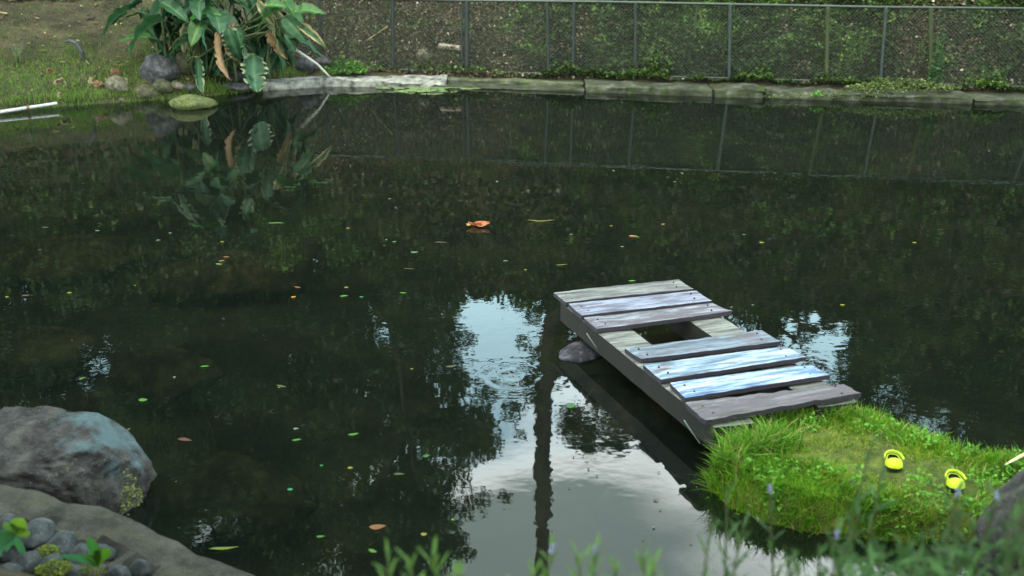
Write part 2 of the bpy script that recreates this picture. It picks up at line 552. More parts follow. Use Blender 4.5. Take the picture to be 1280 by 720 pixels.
def board(name, c, ztop, th, mat, parent, seed, nx=26, ny=5, ragged=0.004, label=None):
    """c: far-left, far-right, near-right, near-left corners (x,y)"""
    c = [Vector((p[0], p[1])) for p in c]
    cen = sum(c, Vector((0, 0))) / 4
    ax = ((c[1] + c[2]) - (c[0] + c[3])).normalized()
    ang = math.atan2(ax.y, ax.x)
    R = Matrix.Rotation(-ang, 2)
    lc = [R @ (p - cen) for p in c]
    bm = bmesh.new()
    top, bot = {}, {}
    for i in range(nx + 1):
        for j in range(ny + 1):
            u, v = i / nx, j / ny
            p = (lc[3] * (1 - u) + lc[2] * u) * (1 - v) + (lc[0] * (1 - u) + lc[1] * u) * v
            ex = fbm((u * 9, v * 2, seed * 5.5), 1.0, 4)
            x, y = p.x, p.y
            if j in (0, ny): y += ragged * fbm((u * 14, v * 7, seed), 1.0, 3) * 1.6
            if i in (0, nx): x += ragged * 1.8 * fbm((u * 3, v * 9, seed + 4), 1.0, 3)
            cup = 0.004 * (2 * v - 1) ** 2 + 0.003 * ex + 0.004 * math.sin(u * 2.6 + seed)
            edge = 0.005 if (j in (0, ny) or i in (0, nx)) else 0
            top[i, j] = bm.verts.new((x, y, cup - edge))
            bot[i, j] = bm.verts.new((x, y, cup - th))
    for i in range(nx):
        for j in range(ny):
            bm.faces.new((top[i, j], top[i + 1, j], top[i + 1, j + 1], top[i, j + 1]))
            bm.faces.new((bot[i, j], bot[i, j + 1], bot[i + 1, j + 1], bot[i + 1, j]))
    for i in range(nx):
        bm.faces.new((top[i, 0], bot[i, 0], bot[i + 1, 0], top[i + 1, 0]))
        bm.faces.new((top[i + 1, ny], bot[i + 1, ny], bot[i, ny], top[i, ny]))
    for j in range(ny):
        bm.faces.new((top[0, j + 1], bot[0, j + 1], bot[0, j], top[0, j]))
        bm.faces.new((top[nx, j], bot[nx, j], bot[nx, j + 1], top[nx, j + 1]))
    bmesh.ops.recalc_face_normals(bm, faces=bm.faces)
    me = bpy.data.meshes.new(name); bm.to_mesh(me); bm.free()
    me.materials.append(mat)
    o = bpy.data.objects.new(name, me); COL.objects.link(o)
    o.location = (cen.x, cen.y, ztop)
    o.rotation_euler = (0, 0, ang)
    if parent is not None:
        o.parent = parent
        o.matrix_parent_inverse = parent_matrix(parent).inverted()
    if label: o['label'] = label
    return o

ZD = 0.30
dock = empty('footbridge', (1.2, 5.9, 0.05), 'weathered blue and grey plank footbridge with one missing plank, low over the pond', 'footbridge')
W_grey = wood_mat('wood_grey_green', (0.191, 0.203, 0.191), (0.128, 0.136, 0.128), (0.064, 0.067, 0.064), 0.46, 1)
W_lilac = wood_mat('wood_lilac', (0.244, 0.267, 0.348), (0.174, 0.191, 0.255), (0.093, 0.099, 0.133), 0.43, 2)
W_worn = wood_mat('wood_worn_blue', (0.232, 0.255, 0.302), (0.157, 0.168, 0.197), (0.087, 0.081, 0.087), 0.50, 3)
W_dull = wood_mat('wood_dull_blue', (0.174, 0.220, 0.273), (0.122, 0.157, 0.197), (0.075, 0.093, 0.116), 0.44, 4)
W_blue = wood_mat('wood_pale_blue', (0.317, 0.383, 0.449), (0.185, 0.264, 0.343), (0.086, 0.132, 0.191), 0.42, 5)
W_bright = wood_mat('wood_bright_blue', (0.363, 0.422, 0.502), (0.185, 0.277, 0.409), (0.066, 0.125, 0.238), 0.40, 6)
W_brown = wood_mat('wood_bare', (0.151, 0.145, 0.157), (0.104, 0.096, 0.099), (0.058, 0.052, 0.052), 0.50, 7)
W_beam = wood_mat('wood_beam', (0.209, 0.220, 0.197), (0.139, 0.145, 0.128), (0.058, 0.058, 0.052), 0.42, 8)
# near-black colour on the beam sides stands in for shade
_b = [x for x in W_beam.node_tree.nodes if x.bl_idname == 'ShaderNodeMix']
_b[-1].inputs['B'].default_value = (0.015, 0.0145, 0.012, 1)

PL = [
    ([(692, 366), (848.4, 348.8), (867, 360.5), (707, 378)], W_grey, 'greyish green plank at the far end'),
    ([(711, 380), (870.5, 362.5), (890, 375), (727, 394.7)], W_lilac, 'pale lilac plank, second from the far end'),
    ([(730, 397), (891, 378), (915, 388), (746, 411)], W_worn, 'worn plank with brown patch beside the gap'),
    ([(781, 434.6), (952, 412.5), (976, 426.5), (801.6, 447.8)], W_dull, 'dull blue plank on the near side of the gap'),
    ([(804, 455), (983, 433), (1008, 446.7), (826.6, 473.5)], W_blue, 'pale blue plank with nail holes'),
    ([(837.6, 478), (1014.6, 456), (1037.7, 468.7), (856.7, 497)], W_bright, 'brightest blue plank with white worn paint'),
    ([(856.7, 503.6), (1055, 480), (1077, 490.8), (882.4, 525.6)], W_brown, 'unpainted brown plank beside the grass'),
]
M_nail = plain('rusty_nail', (0.05, 0.03, 0.025), 0.6, 0.6)
for s, (c, mt, lb) in enumerate(PL):
    cs_ = [U(px, py, ZD)[:2] for px, py in c]
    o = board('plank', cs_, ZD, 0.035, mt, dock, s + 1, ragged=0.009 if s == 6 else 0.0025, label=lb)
    L = (Vector(cs_[1]) - Vector(cs_[0])).length
    for (fx, fy) in ((-0.44, 0.04), (-0.42, -0.05), (0.42, 0.05), (0.40, -0.045)):
        v, f = tube([(0, 0, -0.006), (0, 0, 0.006)], 0.0065, 8)
        nl = link('nail', mesh('nail', v, f), o, M_nail)
        nl.location = (fx * L, fy, 0.001)
# two long beams under the planks
def V2(a): return Vector((a[0], a[1]))
lf, ln_ = V2(U(694, 370, ZD)), V2(U(912, 552, ZD - 0.03))
rf_, rn = V2(U(848, 352, ZD)), V2(U(1050, 512, ZD - 0.03))
dirL = (ln_ - lf).normalized()
ax = Vector((math.cos(math.radians(15.5)), math.sin(math.radians(15.5))))
W = 0.255
lf2 = lf + dirL * 0.04 + ax * 0.025; ln2 = lf + dirL * 2.05 + ax * 0.02
rf2 = rf_ - ax * 0.02 + dirL * 0.04; rn2 = rf2 + dirL * 1.98
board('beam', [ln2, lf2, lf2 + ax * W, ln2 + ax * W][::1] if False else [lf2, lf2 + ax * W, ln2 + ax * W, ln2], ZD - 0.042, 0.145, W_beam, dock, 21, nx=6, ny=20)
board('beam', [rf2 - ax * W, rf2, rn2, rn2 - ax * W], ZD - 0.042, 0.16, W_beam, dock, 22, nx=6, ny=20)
# cord loops round the left beam
M_cord = plain('faded_cord', (0.22, 0.27, 0.25), 0.8)
for (px, py) in ((741, 416), (864, 524)):
    p = U(px, py, ZD - 0.05)
    pts = []
    for k in range(13):
        a = k / 12 * math.pi * 1.25
        pts.append((p.x - 0.012 + 0.05 * (1 - math.cos(a)) - 0.03, p.y - 0.012 * math.sin(a) - 0.01, p.z - 0.075 + 0.075 * math.cos(a)))
    v, f = tube(pts, 0.0035, 6)
    link('cord', mesh('cord', v, f), dock, M_cord, world_space=True)

rock('rock', 728, 441, 0.0, (0.19, 0.13, 0.055), noise_mat('violet_grey_rock', [(0.36, (0.012, 0.011, 0.016)), (0.5, (0.04, 0.038, 0.05)), (0.64, (0.11, 0.105, 0.135))], scale=14, bump=1, bscale=50, bdist=0.02),
     'violet grey rock holding up the far end of the plank footbridge', seed=5, rz=0.5, sink=0.5)

# ------------------------------------------------------------------ grassy bank on the right
ISL = [(905, 540), (878, 574), (908, 602), (955, 622), (1010, 634), (1080, 642), (1150, 650), (1212, 646), (1300, 650), (1420, 655),
       (1420, 585), (1280, 562), (1190, 548), (1130, 528), (1085, 512), (1030, 508), (985, 507), (940, 516)]
ZI = 0.17
isl = [V2(U(px, py, ZI)) for px, py in ISL]
def inside(p, poly):
    c = False
    for i in range(len(poly)):
        a, b_ = poly[i], poly[i - 1]
        if (a.y > p[1]) != (b_.y > p[1]) and p[0] < (b_.x - a.x) * (p[1] - a.y) / (b_.y - a.y) + a.x: c = not c
    return c
def edge_d(p, poly):
    m = 9
    p = Vector((p[0], p[1]))
    for i in range(len(poly)):
        a, b_ = poly[i], poly[i - 1]
        ab = b_ - a
        t = max(0, min(1, (p - a).dot(ab) / ab.length_squared))
        m = min(m, (p - a - ab * t).length)
    return m
def isl_z(x, y):
    d = edge_d((x, y), isl)
    if not inside((x, y), isl): d = -d
    k = sm(-0.10, 0.10, d)
    zz = -0.55 + k * (0.55 + 0.14) + 0.03 * sm(0.0, 0.5, d) + 0.04 * fbm((x, y, 7), 2.2)
    return zz, d
xs = np.arange(0.8, 4.2, 0.04); ys = np.arange(3.3, 6.2, 0.04)
iv, iF = [], []
for y in ys:
    for x in xs: iv.append((x, y, isl_z(x, y)[0]))
nn = len(xs)
for j in range(len(ys) - 1):
    for i in range(nn - 1):
        q = (j * nn + i, j * nn + i + 1, (j + 1) * nn + i + 1, (j + 1) * nn + i)
        if max(iv[k][2] for k in q) > -0.5: iF.append(q)
M_turf = noise_mat('turf_soil', [(0.3, (0.03, 0.04, 0.01)), (0.5, (0.09, 0.12, 0.02)), (0.7, (0.19, 0.21, 0.04))], scale=9, bump=1, bscale=40, bdist=0.02)
o = link('grassy_promontory', mesh('grassy_promontory', iv, iF), mat=M_turf, smooth=True)
tag(o, 'low promontory of turf that the footbridge lands on', kind='structure')

CLOGS = [(1117, 577, 2.2), (1194, 600, 2.75)]
cl_pos = [U(px, py, ZI + 0.04) for px, py, _ in CLOGS]

def blades(name, P, H, Wd, C, lean=0.5, mat=M_grass, seed=1, segs=3):
    """curved tapering grass blades: P (k,3) roots, H heights, Wd widths, C (k,3) colours"""
    r = np.random.default_rng(seed)
    k = len(P)
    az = r.uniform(0, 2 * np.pi, k)
    ln = r.uniform(0.1, 1.0, k) * lean
    d = np.stack([np.cos(az), np.sin(az), np.zeros(k)], 1)
    fa = r.uniform(0, 2 * np.pi, k)
    sdv = np.stack([np.cos(fa), np.sin(fa), np.zeros(k)], 1)
    nv = 2 * segs + 1
    V = np.zeros((k, nv, 3)); CC = np.zeros((k, nv, 3))
    for s in range(segs + 1):
        t = s / segs
        cen = P + d * (H * ln * t ** 2)[:, None] + np.array([0, 0, 1.0]) * (H * (t - 0.35 * ln * t * t))[:, None]
        wd = Wd * (1 - t) ** 0.7 * 0.5
        if s < segs:
            V[:, 2 * s] = cen - sdv * wd[:, None]
            V[:, 2 * s + 1] = cen + sdv * wd[:, None]
            CC[:, 2 * s] = C; CC[:, 2 * s + 1] = C
        else:
            V[:, nv - 1] = cen; CC[:, nv - 1] = C
    base = np.arange(k)[:, None] * nv
    loops, starts, tot = [], [], []
    faces = []
    for s in range(segs - 1):
        faces.append((base + np.array([2 * s, 2 * s + 1, 2 * s + 3, 2 * s + 2])))
    tri = base + np.array([2 * segs - 2, 2 * segs - 1, 2 * segs])
    qf = np.concatenate(faces, 0) if faces else np.zeros((0, 4), int)
    li = np.concatenate([qf.ravel(), tri.ravel()]).astype(np.int32)
    ls = np.concatenate([np.arange(len(qf)) * 4, len(qf) * 4 + np.arange(k) * 3]).astype(np.int32)
    lt = np.concatenate([np.full(len(qf), 4), np.full(k, 3)]).astype(np.int32)
    me = bpy.data.meshes.new(name)
    me.vertices.add(k * nv); me.vertices.foreach_set('co', V.astype(np.float32).ravel())
    me.loops.add(len(li)); me.loops.foreach_set('vertex_index', li)
    me.polygons.add(len(ls)); me.polygons.foreach_set('loop_start', ls); me.polygons.foreach_set('loop_total', lt)
    me.update(); me.validate()
    setcol(me, CC.reshape(-1, 3))
    me.polygons.foreach_set('use_smooth', [True] * len(me.polygons))
    return link(name, me, mat=mat)

def grass_on_island():
    P, H, Wd, C = [], [], [], []
    tries = 0
    path0, path1 = V2(U(985, 545, ZI)), V2(U(1290, 640, ZI))
    while len(P) < 46000 and tries < 400000:
        tries += 1
        x, y = rnd.uniform(1.0, 3.5), rnd.uniform(3.7, 5.6)
        zz, d = isl_z(x, y)
        if d < -0.09: continue
        # density and height: worn track through the middle
        p = Vector((x, y)); ab = path1 - path0
        t = max(0, min(1, (p - path0).dot(ab) / ab.length_squared))
        dp = (p - path0 - ab * t).length + 0.08 * fbm((x, y, 2), 4)
        worn = 1 - sm(0.14, 0.46, dp)
        hh = (0.050 * (1 - worn) + 0.022) * rnd.uniform(0.45, 1.4)
        near = min((p - V2(c)).length for c in cl_pos)
        if near < 0.13: hh *= 0.35
        cl = fbm((x, y, 5), 9)
        hh *= 1 + 0.75 * cl
        if d < 0.05: hh *= 1.4
        if x < 1.65 and y > 4.75: hh *= 1.25
        if d > 0 and y > 5.0 and rnd.random() < 0.12 and near > 0.25: hh *= 1.5
        if d < 0.03: hh *= 0.8
        hh = max(0.015, hh)
        g0 = np.array([0.035, 0.145, 0.008]); g1 = np.array([0.16, 0.35, 0.015]); g2 = np.array([0.34, 0.36, 0.05])
        k = min(1, max(0, 0.5 + 0.8 * fbm((x, y, 9), 3) + rnd.uniform(-0.3, 0.3)))
        col = g0 * (1 - k) + g1 * k
        if rnd.random() < 0.13 + 0.45 * worn:
            col = col * 0.3 + g2 * 0.7 * rnd.uniform(0.7, 1.2)
        P.append((x, y, zz - 0.01)); H.append(hh); Wd.append(rnd.uniform(0.004, 0.0095) * (1.7 if rnd.random() < 0.2 else 1)); C.append(col)
    # long arching tufts along the far rim and round the end of the footbridge
    for px_, py_, n_, h_ in ((900, 572, 260, .19), (915, 566, 320, .23), (930, 560, 340, .25), (945, 556, 340, .25), (960, 552, 280, .24), (975, 545, 200, .20), (925, 580, 160, .15), (895, 566, 160, .15), (900, 560, 160, .13), (912, 548, 200, .15), (925, 540, 220, .15), (945, 532, 240, .15), (965, 524, 260, .17), (985, 516, 260, .19), (1005, 512, 240, .17), (1030, 512, 240, .17), (1052, 510, 220, .18), (1068, 512, 220, .17), (1085, 518, 160, .14),
                             (1120, 530, 110, .12), (1160, 542, 110, .13), (1200, 550, 110, .14), (1240, 556, 110, .14), (1275, 562, 110, .14), (895, 585, 130, .10), (925, 565, 160, .11), (960, 600, 90, .10), (1010, 622, 90, .10), (1100, 632, 90, .10), (1060, 600, 70, .10), (1150, 635, 90, .11), (1215, 620, 90, .12), (1130, 548, 60, .1), (1225, 580, 60, .11)):
        c_ = U(px_, py_ + 8, ZI)
        for q in range(n_):
            x = c_.x + rnd.gauss(0, 0.045); y = c_.y + rnd.gauss(0, 0.04)
            zz, d = isl_z(x, y)
            if d < -0.07: continue
            k = rnd.random(); col = np.array([0.035, 0.15, 0.01]) * (1 - k) + np.array([0.17, 0.37, 0.02]) * k
            if rnd.random() < 0.16: col = np.array([0.36, 0.34, 0.12])
            P.append((x, y, zz - 0.01)); H.append(h_ * rnd.uniform(0.35, 0.95)); Wd.append(rnd.uniform(0.006, 0.013)); C.append(col)
    o = blades('grass', np.array(P), np.array(H), np.array(Wd), np.array(C), lean=1.15, seed=3)
    tag(o, 'bright green grass covering the promontory', 'grass', kind='stuff')
grass_on_island()

# broad little weeds among the grass near the bridge
def leaf_scatter(name, P, S, C, tilt=0.6, aspect=0.55, seed=1, mat=M_leaf, fold=True):
    """P (k,3) centres, S sizes, C colours; each leaf a pointed quad"""
    r = np.random.default_rng(seed)
    k = len(P)
    az = r.uniform(0, 2 * np.pi, k); ti = r.normal(0, tilt, k); ro = r.normal(0, tilt, k)
    a = np.stack([np.cos(az) * np.cos(ti), np.sin(az) * np.cos(ti), np.sin(ti)], 1)
    b0 = np.stack([-np.sin(az), np.cos(az), np.zeros(k)], 1)
    nrm = np.cross(a, b0)
    b1 = b0 * np.cos(ro)[:, None] + nrm * np.sin(ro)[:, None]
    S = S[:, None]
    V = np.stack([P - a * S * 0.5, P + b1 * S * aspect * 0.5 - a * S * 0.06, P + a * S * 0.5, P - b1 * S * aspect * 0.5 - a * S * 0.06], 1)
    me = quads_mesh(name, V, C)
    return link(name, me, mat=mat)

P, S, C = [], [], []
while len(P) < 2600:
    x, y = rnd.uniform(1.0, 3.2), rnd.uniform(3.7, 5.5)
    zz, d = isl_z(x, y)
    if d < -0.03 or fbm((x, y, 1), 5) < 0.08 or (d > 0.35): continue
    P.append((x, y, zz + rnd.uniform(0.01, 0.085))); S.append(rnd.uniform(0.014, 0.034))
    k = rnd.uniform(0.7, 1.4); C.append((0.10 * k, 0.27 * k, 0.02 * k))
o = leaf_scatter('clover_leaves', np.array(P), np.array(S), np.array(C), seed=5)
tag(o, 'small round weed leaves mixed into the promontory grass', 'weeds', kind='stuff')

# ------------------------------------------------------------------ clogs
M_lime = plain('lime_foam', (0.50, 0.68, 0.012), 0.5)
M_ins = plain('dark_insole', (0.012, 0.014, 0.010), 0.8)
def clog(pos, rz, label, tilt=0.0):
    root = empty('clog', pos, label, 'clog', 'pair of lime green clogs', rz)
    root.rotation_euler = (tilt, 0, rz)
    L, Wm = 0.132, 0.086
    def half(u):      # u 0 heel .. 1 toe: half width of footprint
        return Wm * 0.5 * (0.80 + 0.24 * sm(0.25, 0.75, u)) * math.sqrt(max(0.0, 1 - ((abs(u - 0.5) / 0.5) ** 3.2))) 
    N = 26; K = 18
    # sole
    v, f = [], []
    ring = []
    for i in range(N):
        a = 2 * math.pi * i / N
        u = 0.5 + 0.5 * math.cos(a); 
        s = 1 if math.sin(a) >= 0 else -1
        ring.append((s * half(min(0.999, max(0.001, u))) * 1.06 if abs(math.sin(a)) > 0.01 else 0, (u - 0.5) * L * 1.05))
    for z in (0.0, 0.006, 0.018):
        kz = 0.93 if z == 0 else 1
        for (x, y) in ring: v.append((x * kz, y * kz, z))
    for r_ in range(2):
        for i in range(N):
            j = (i + 1) % N
            f.append((r_ * N + i, r_ * N + j, (r_ + 1) * N + j, (r_ + 1) * N + i))
    f.append(tuple(range(N))[::-1]); f.append(tuple(2 * N + i for i in range(N)))
    link('sole', mesh('sole', v, f), root, M_ins)
    # insole
    iv_ = [(x * 0.86, y * 0.9, 0.021) for x, y in ring]
    iv2 = [(x * 0.86, y * 0.9, 0.0185) for x, y in ring]
    f2 = [tuple(range(N)), tuple(range(N, 2 * N))[::-1]] + [(i + N, (i + 1) % N + N, (i + 1) % N, i) for i in range(N)]
    link('insole', mesh('insole', iv_ + iv2, f2), root, M_ins)
    # upper: closed vamp over the toes, low collar round the heel
    v, f = [], []
    rows = 22
    for i in range(rows + 1):
        u = 0.02 + 0.96 * i / rows
        hw = half(u) * 1.07
        hmax = 0.064 * math.sqrt(max(0.02, 1 - ((u - 0.52) / 0.50) ** 2)) if u > 0.52 else 0.064
        lim = 1.0 if u > 0.64 else 0.28 + 0.18 * sm(0.30, 0.64, u)   # how far round the arch the wall goes
        for k in range(K + 1):
            t = k / K
            # left wall 0..0.5, right wall 0.5..1
            if t <= 0.5: a = math.pi * t * lim
            else: a = math.pi * (1 - (1 - t) * lim)
            x = -hw * math.cos(a); z = 0.012 + (hmax - 0.012) * math.sin(a) ** 0.9
            v.append((x, (u - 0.5) * L, z))
    for i in range(rows):
        uu = 0.02 + 0.96 * (i + 0.5) / rows
        for k in range(K):
            if uu < 0.64 and k in (K // 2 - 1, K // 2): continue
            f.append((i * (K + 1) + k, i * (K + 1) + k + 1, (i + 1) * (K + 1) + k + 1, (i + 1) * (K + 1) + k))
    # toe and heel walls
    me = mesh('upper', v, f)
    bm = bmesh.new(); bm.from_mesh(me)
    # heel wall strip
    bm.verts.ensure_lookup_table()
    first = [bm.verts[k] for k in range(K + 1)]
    hv = []
    M2 = K // 2
    # close heel: connect left half to right half
    for k in range(M2):
        if k + 1 <= M2 - 1:
            bm.faces.new((first[k], first[K - k], first[K - k - 1], first[k + 1]))
    last = [bm.verts[rows * (K + 1) + k] for k in range(K + 1)]
    try: bm.faces.new(last)
    except ValueError: pass
    bmesh.ops.recalc_face_normals(bm, faces=bm.faces)
    bm.to_mesh(me); bm.free()
    o = link('upper', me, root, M_lime, smooth=True)
    me.materials.append(M_ins)
    md = o.modifiers.new('thick', 'SOLIDIFY'); md.thickness = 0.004; md.offset = -1; md.material_offset = 1; md.material_offset_rim = 0
    # strap: ring lying up over the opening
    pts = []
    for k in range(21):
        a = math.pi * k / 20
        pts.append((-half(0.6) * 1.12 * math.cos(a), -L * 0.02 - 0.060 * math.sin(a), 0.042 + 0.010 * math.sin(a)))
    vs, fs = [], []
    for i, p in enumerate(pts):
        p = Vector(p)
        t = (Vector(pts[min(i + 1, 20)]) - Vector(pts[max(i - 1, 0)])).normalized()
        nrm = t.cross(Vector((0, 0, 1))).normalized()
        for (a_, b_) in ((-0.003, -0.006), (0.003, -0.006), (0.003, 0.006), (-0.003, 0.006)):
            vs.append(p + nrm * a_ + Vector((0, 0, b_)))
    for i in range(20):
        for k in range(4):
            k2 = (k + 1) % 4
            fs.append((i * 4 + k, i * 4 + k2, (i + 1) * 4 + k2, (i + 1) * 4 + k))
    fs += [(3, 2, 1, 0), (80, 81, 82, 83)]
    link('strap', mesh('strap', vs, fs), root, M_lime)
    for sx in (-1, 1):
        v, f = tube([(sx * half(0.6) * 1.06, -L * 0.02, 0.046), (sx * half(0.6) * 1.20, -L * 0.02, 0.046)], 0.008, 10)
        link('rivet', mesh('rivet', v, f), root, M_lime)
    return root
clog((cl_pos[0].x, cl_pos[0].y, isl_z(cl_pos[0].x, cl_pos[0].y)[0] + 0.012), math.radians(180 - 200)+math.pi+math.radians(6), 'lime green clog on the grass, nearer to the footbridge')
clog((cl_pos[1].x, cl_pos[1].y, isl_z(cl_pos[1].x, cl_pos[1].y)[0] + 0.012), math.radians(-14)+math.pi, 'lime green clog on the grass, nearer to the grey boulder')

M_straw = plain('dry_bamboo', (0.50, 0.40, 0.24), 0.7)
p0, p1 = U(1256, 581, ZI + 0.07), U(1288, 562, ZI + 0.09)
v, f = tube([p0, p0.lerp(p1, 0.3), p0.lerp(p1, 0.7), p1], [0.003, 0.009, 0.011, 0.009], 6)
v = [Vector((q.x, q.y, p0.z + (q.z - p0.z) * 0.6)) for q in v]
o = link('bamboo_sliver', mesh('bamboo_sliver', v, f), mat=M_straw)
tag(o, 'split pale bamboo sliver lying in grass at the right edge', 'stick')
# blackened husk piece beside a clog
# ------------------------------------------------------------------ kerb along the far edge
def kerb(name, x0, x1, w0, w1, h, mat, label, seed, back=0.0, z0=-0.35, rough=0.03, parent=None, lip=0.0, step=0.09):
    """cast kerb following the far waterline between x0 and x1; top at height h"""
    n = max(6, int((x1 - x0) / step))
    prof = [(0.0, z0), (0.0, h * 0.35), (0.0, h * 0.78), (0.035, h * 0.97), (0.12, h), (0.25, h), (w0 - 0.02, h), (w0, h * 0.95), (w0, z0)]
    v, f = [], []
    for i in range(n + 1):
        x = x0 + (x1 - x0) * i / n
        y = interp(FAR, x) - 0.12 + back
        for k, (py_, pz) in enumerate(prof):
            e = fbm((x * 1.0, k * 0.7, seed * 3.3), 2.4, 4)
            e2 = fbm((x * 1.0, k * 0.3, seed * 1.3), 0.7, 3)
            yy = y + py_ + (rough * e + rough * 1.6 * e2 if k < 6 else 0)
            zz = pz + (rough * 0.8 * e + rough * e2 if pz > 0 else 0)
            ex = 0
            if i in (0, n): ex = 0.03 * fbm((k * 0.8, seed, i), 1.0, 2)
            v.append((x + ex, yy, zz))
    m = len(prof)
    for i in range(n):
        for k in range(m - 1):
            f.append((i * m + k, (i + 1) * m + k, (i + 1) * m + k + 1, i * m + k + 1))
    f.append(tuple(range(m))); f.append(tuple(n * m + k for k in range(m))[::-1])
    me = mesh(name, v, f)
    bm = bmesh.new(); bm.from_mesh(me); bmesh.ops.recalc_face_normals(bm, faces=bm.faces); bm.to_mesh(me); bm.free()
    o = link(name, me, mat=mat)
    tag(o, label, 'kerb', 'concrete kerb sections along the far edge')
    return o
kerb('kerb', -4.25, -1.15, 0.85, 0.8, 0.11, M_white, 'whitewashed kerb section beside the big-leaved plant', 1, rough=0.045)
kerb('kerb', -1.13, 1.22, 0.30, 0.3, 0.035, M_concrete, 'low mossy kerb ledge at the waterline between the whitewashed and long grey sections', 2, rough=0.02)
kerb('kerb', -1.13, 1.22, 0.60, 0.5, 0.11, noise_mat('dark_concrete', [(0.35, (0.015, 0.017, 0.012)), (0.52, (0.045, 0.048, 0.034)), (0.68, (0.10, 0.10, 0.08))], scale=6, bump=0.7, bscale=20, bdist=0.015, moss=(0.05, 0.07, 0.02), moss_amt=0.45),
     'dark stained upper kerb with pale pebbles lying on it', 3, back=0.27, rough=0.02)
kerb('kerb', 1.25, 3.30, 0.85, 0.8, 0.115, M_concrete, 'grey kerb section with the round mossy rock on top', 4, rough=0.03)
kerb('kerb', 3.34, 4.12, 0.80, 0.8, 0.125, M_concrete, 'short broken kerb block under a leaning fence post', 5, back=-0.05, rough=0.05)
kerb('kerb', 4.16, 7.3, 0.85, 0.8, 0.11, M_concrete, 'grey kerb section overgrown with trailing weeds', 6, rough=0.035)
kerb('kerb', 7.34, 16, 0.85, 0.8, 0.10, M_concrete, 'rightmost smooth kerb section under the fence', 7, rough=0.02)

# ------------------------------------------------------------------ fence
fence = empty('chain_link_fence', (1.0, fence_y(1.0), 0.2), 'grey steel chain link fence along the far edge of the pond', 'fence')
ZF0, ZF1 = 0.19, 1.41
def fp(px):   # x of a post foot from its pixel column
    x = 0.0
    for _ in range(12):
        y = fence_y(x); x = ray(px, 95)[0] / ray(px, 95)[1] * y
    return x
def fpost(x, r, top, bottom, lean, mat, dy=0.0, label=None):
    y = fence_y(x) + dy
    v, f = tube([(x, y, bottom), (x + lean * 0.5, y, (bottom + top) / 2), (x + lean, y, top)], r, 10)
    return link('post', mesh('post', v, f), fence, mat, world_space=True) if not label else tag(link('post', mesh('post', v, f), fence, mat, world_space=True), label)
M_mosspost = noise_mat('mossy_post', [(0.3, (0.02, 0.024, 0.018)), (0.6, (0.04, 0.05, 0.025))], scale=6, moss=(0.03, 0.045, 0.015), moss_amt=0.5)
M_palepost = plain('pale_galvanised', (0.035, 0.046, 0.045), 0.5, 0.4)
posts = [(400, .03, 0, M_post), (491, .034, 0, M_post), (577.5, .022, 0, M_post), (583.5, .048, 0, M_post), (685.5, .03, -0.02, M_post),
         (716, .03, 0.02, M_post), (794.5, .032, 0, M_post), (911.5, .034, 0.02, M_palepost), (1034.5, .036, 0.02, M_mosspost),
         (1101, .032, 0.10, M_palepost), (1166, .036, 0, M_mosspost), (1310, .034, 0, M_post)]
for px, r, lean, m_ in posts:
    lean -= (px - 640) * 0.00038
    fpost(fp(px), r * 0.85, ZF1 + 0.0, 0.10, lean, m_, dy=-0.03 if px in (716, 911.5, 1101) else 0.0)
for x in (-6.4, 10.5, 12.6, 14.7): fpost(x, .034, ZF1, 0.1, 0, M_post)
def rail(pts, r, name, mat, sag=0.0):
    v, f = tube(pts, r, 8)
    return link(name, mesh(name, v, f), fence, mat, world_space=True)
xsf = [-6.5, -3.49, -0.81, 1.5, 3.69, 6, 8.27, 12, 15]
rail([(x, fence_y(x) + 0.0, ZF1 + 0.01 * math.sin(x * 1.7)) for x in xsf], 0.024, 'top_rail', M_rail)
rail([(x, fence_y(x) + 0.0, ZF0 + 0.006 * math.sin(x * 2.3)) for x in xsf], 0.017, 'bottom_rail', M_post)
def chainlink():
    bxs = sorted([fp(p[0]) for p in posts if p[0] not in (577.5, 716, 400)] + [-6.4, -3.49, 10.5, 12.6, 14.7])
    for a, b_ in zip(bxs, bxs[1:]):
        parts_v, parts_f = [], []
        d = 0.060
        z0, z1 = ZF0, ZF1
        Hh = z1 - z0
        i = 0
        x = a - Hh
        while x < b_:
            for sgn in (1, -1):
                # wire from (x, z0) going up at 45 degrees
                xa, za, xb, zb = (x, z0, x + Hh, z1) if sgn > 0 else (x + Hh, z0, x, z1)
                lo, hi = (xa, za), (xb, zb)
                if lo[0] > hi[0]: lo, hi = hi, lo
                sl = (hi[1] - lo[1]) / (hi[0] - lo[0])
                if lo[0] < a: lo = (a, lo[1] + sl * (a - lo[0]))
                if hi[0] > b_: hi = (b_, hi[1] - sl * (hi[0] - b_))
                if hi[0] - lo[0] < 0.01: continue
                # three-sided wire
                r = 0.0028; o_ = len(parts_v)
                yo = 0.003 * sgn
                for (X, Z) in (lo, hi):
                    y = fence_y(X) + yo
                    for k in range(3):
                        an = k * 2.094
                        parts_v.append((X - sl * r * math.cos(an) * .7, y + r * math.sin(an), Z + r * math.cos(an) * .7))
                for k in range(3):
                    k2 = (k + 1) % 3
                    parts_f.append((o_ + k, o_ + k2, o_ + 3 + k2, o_ + 3 + k))
            x += d
        o = link('wire_mesh', mesh('wire_mesh', parts_v, parts_f), fence, M_wire, world_space=True)
chainlink()

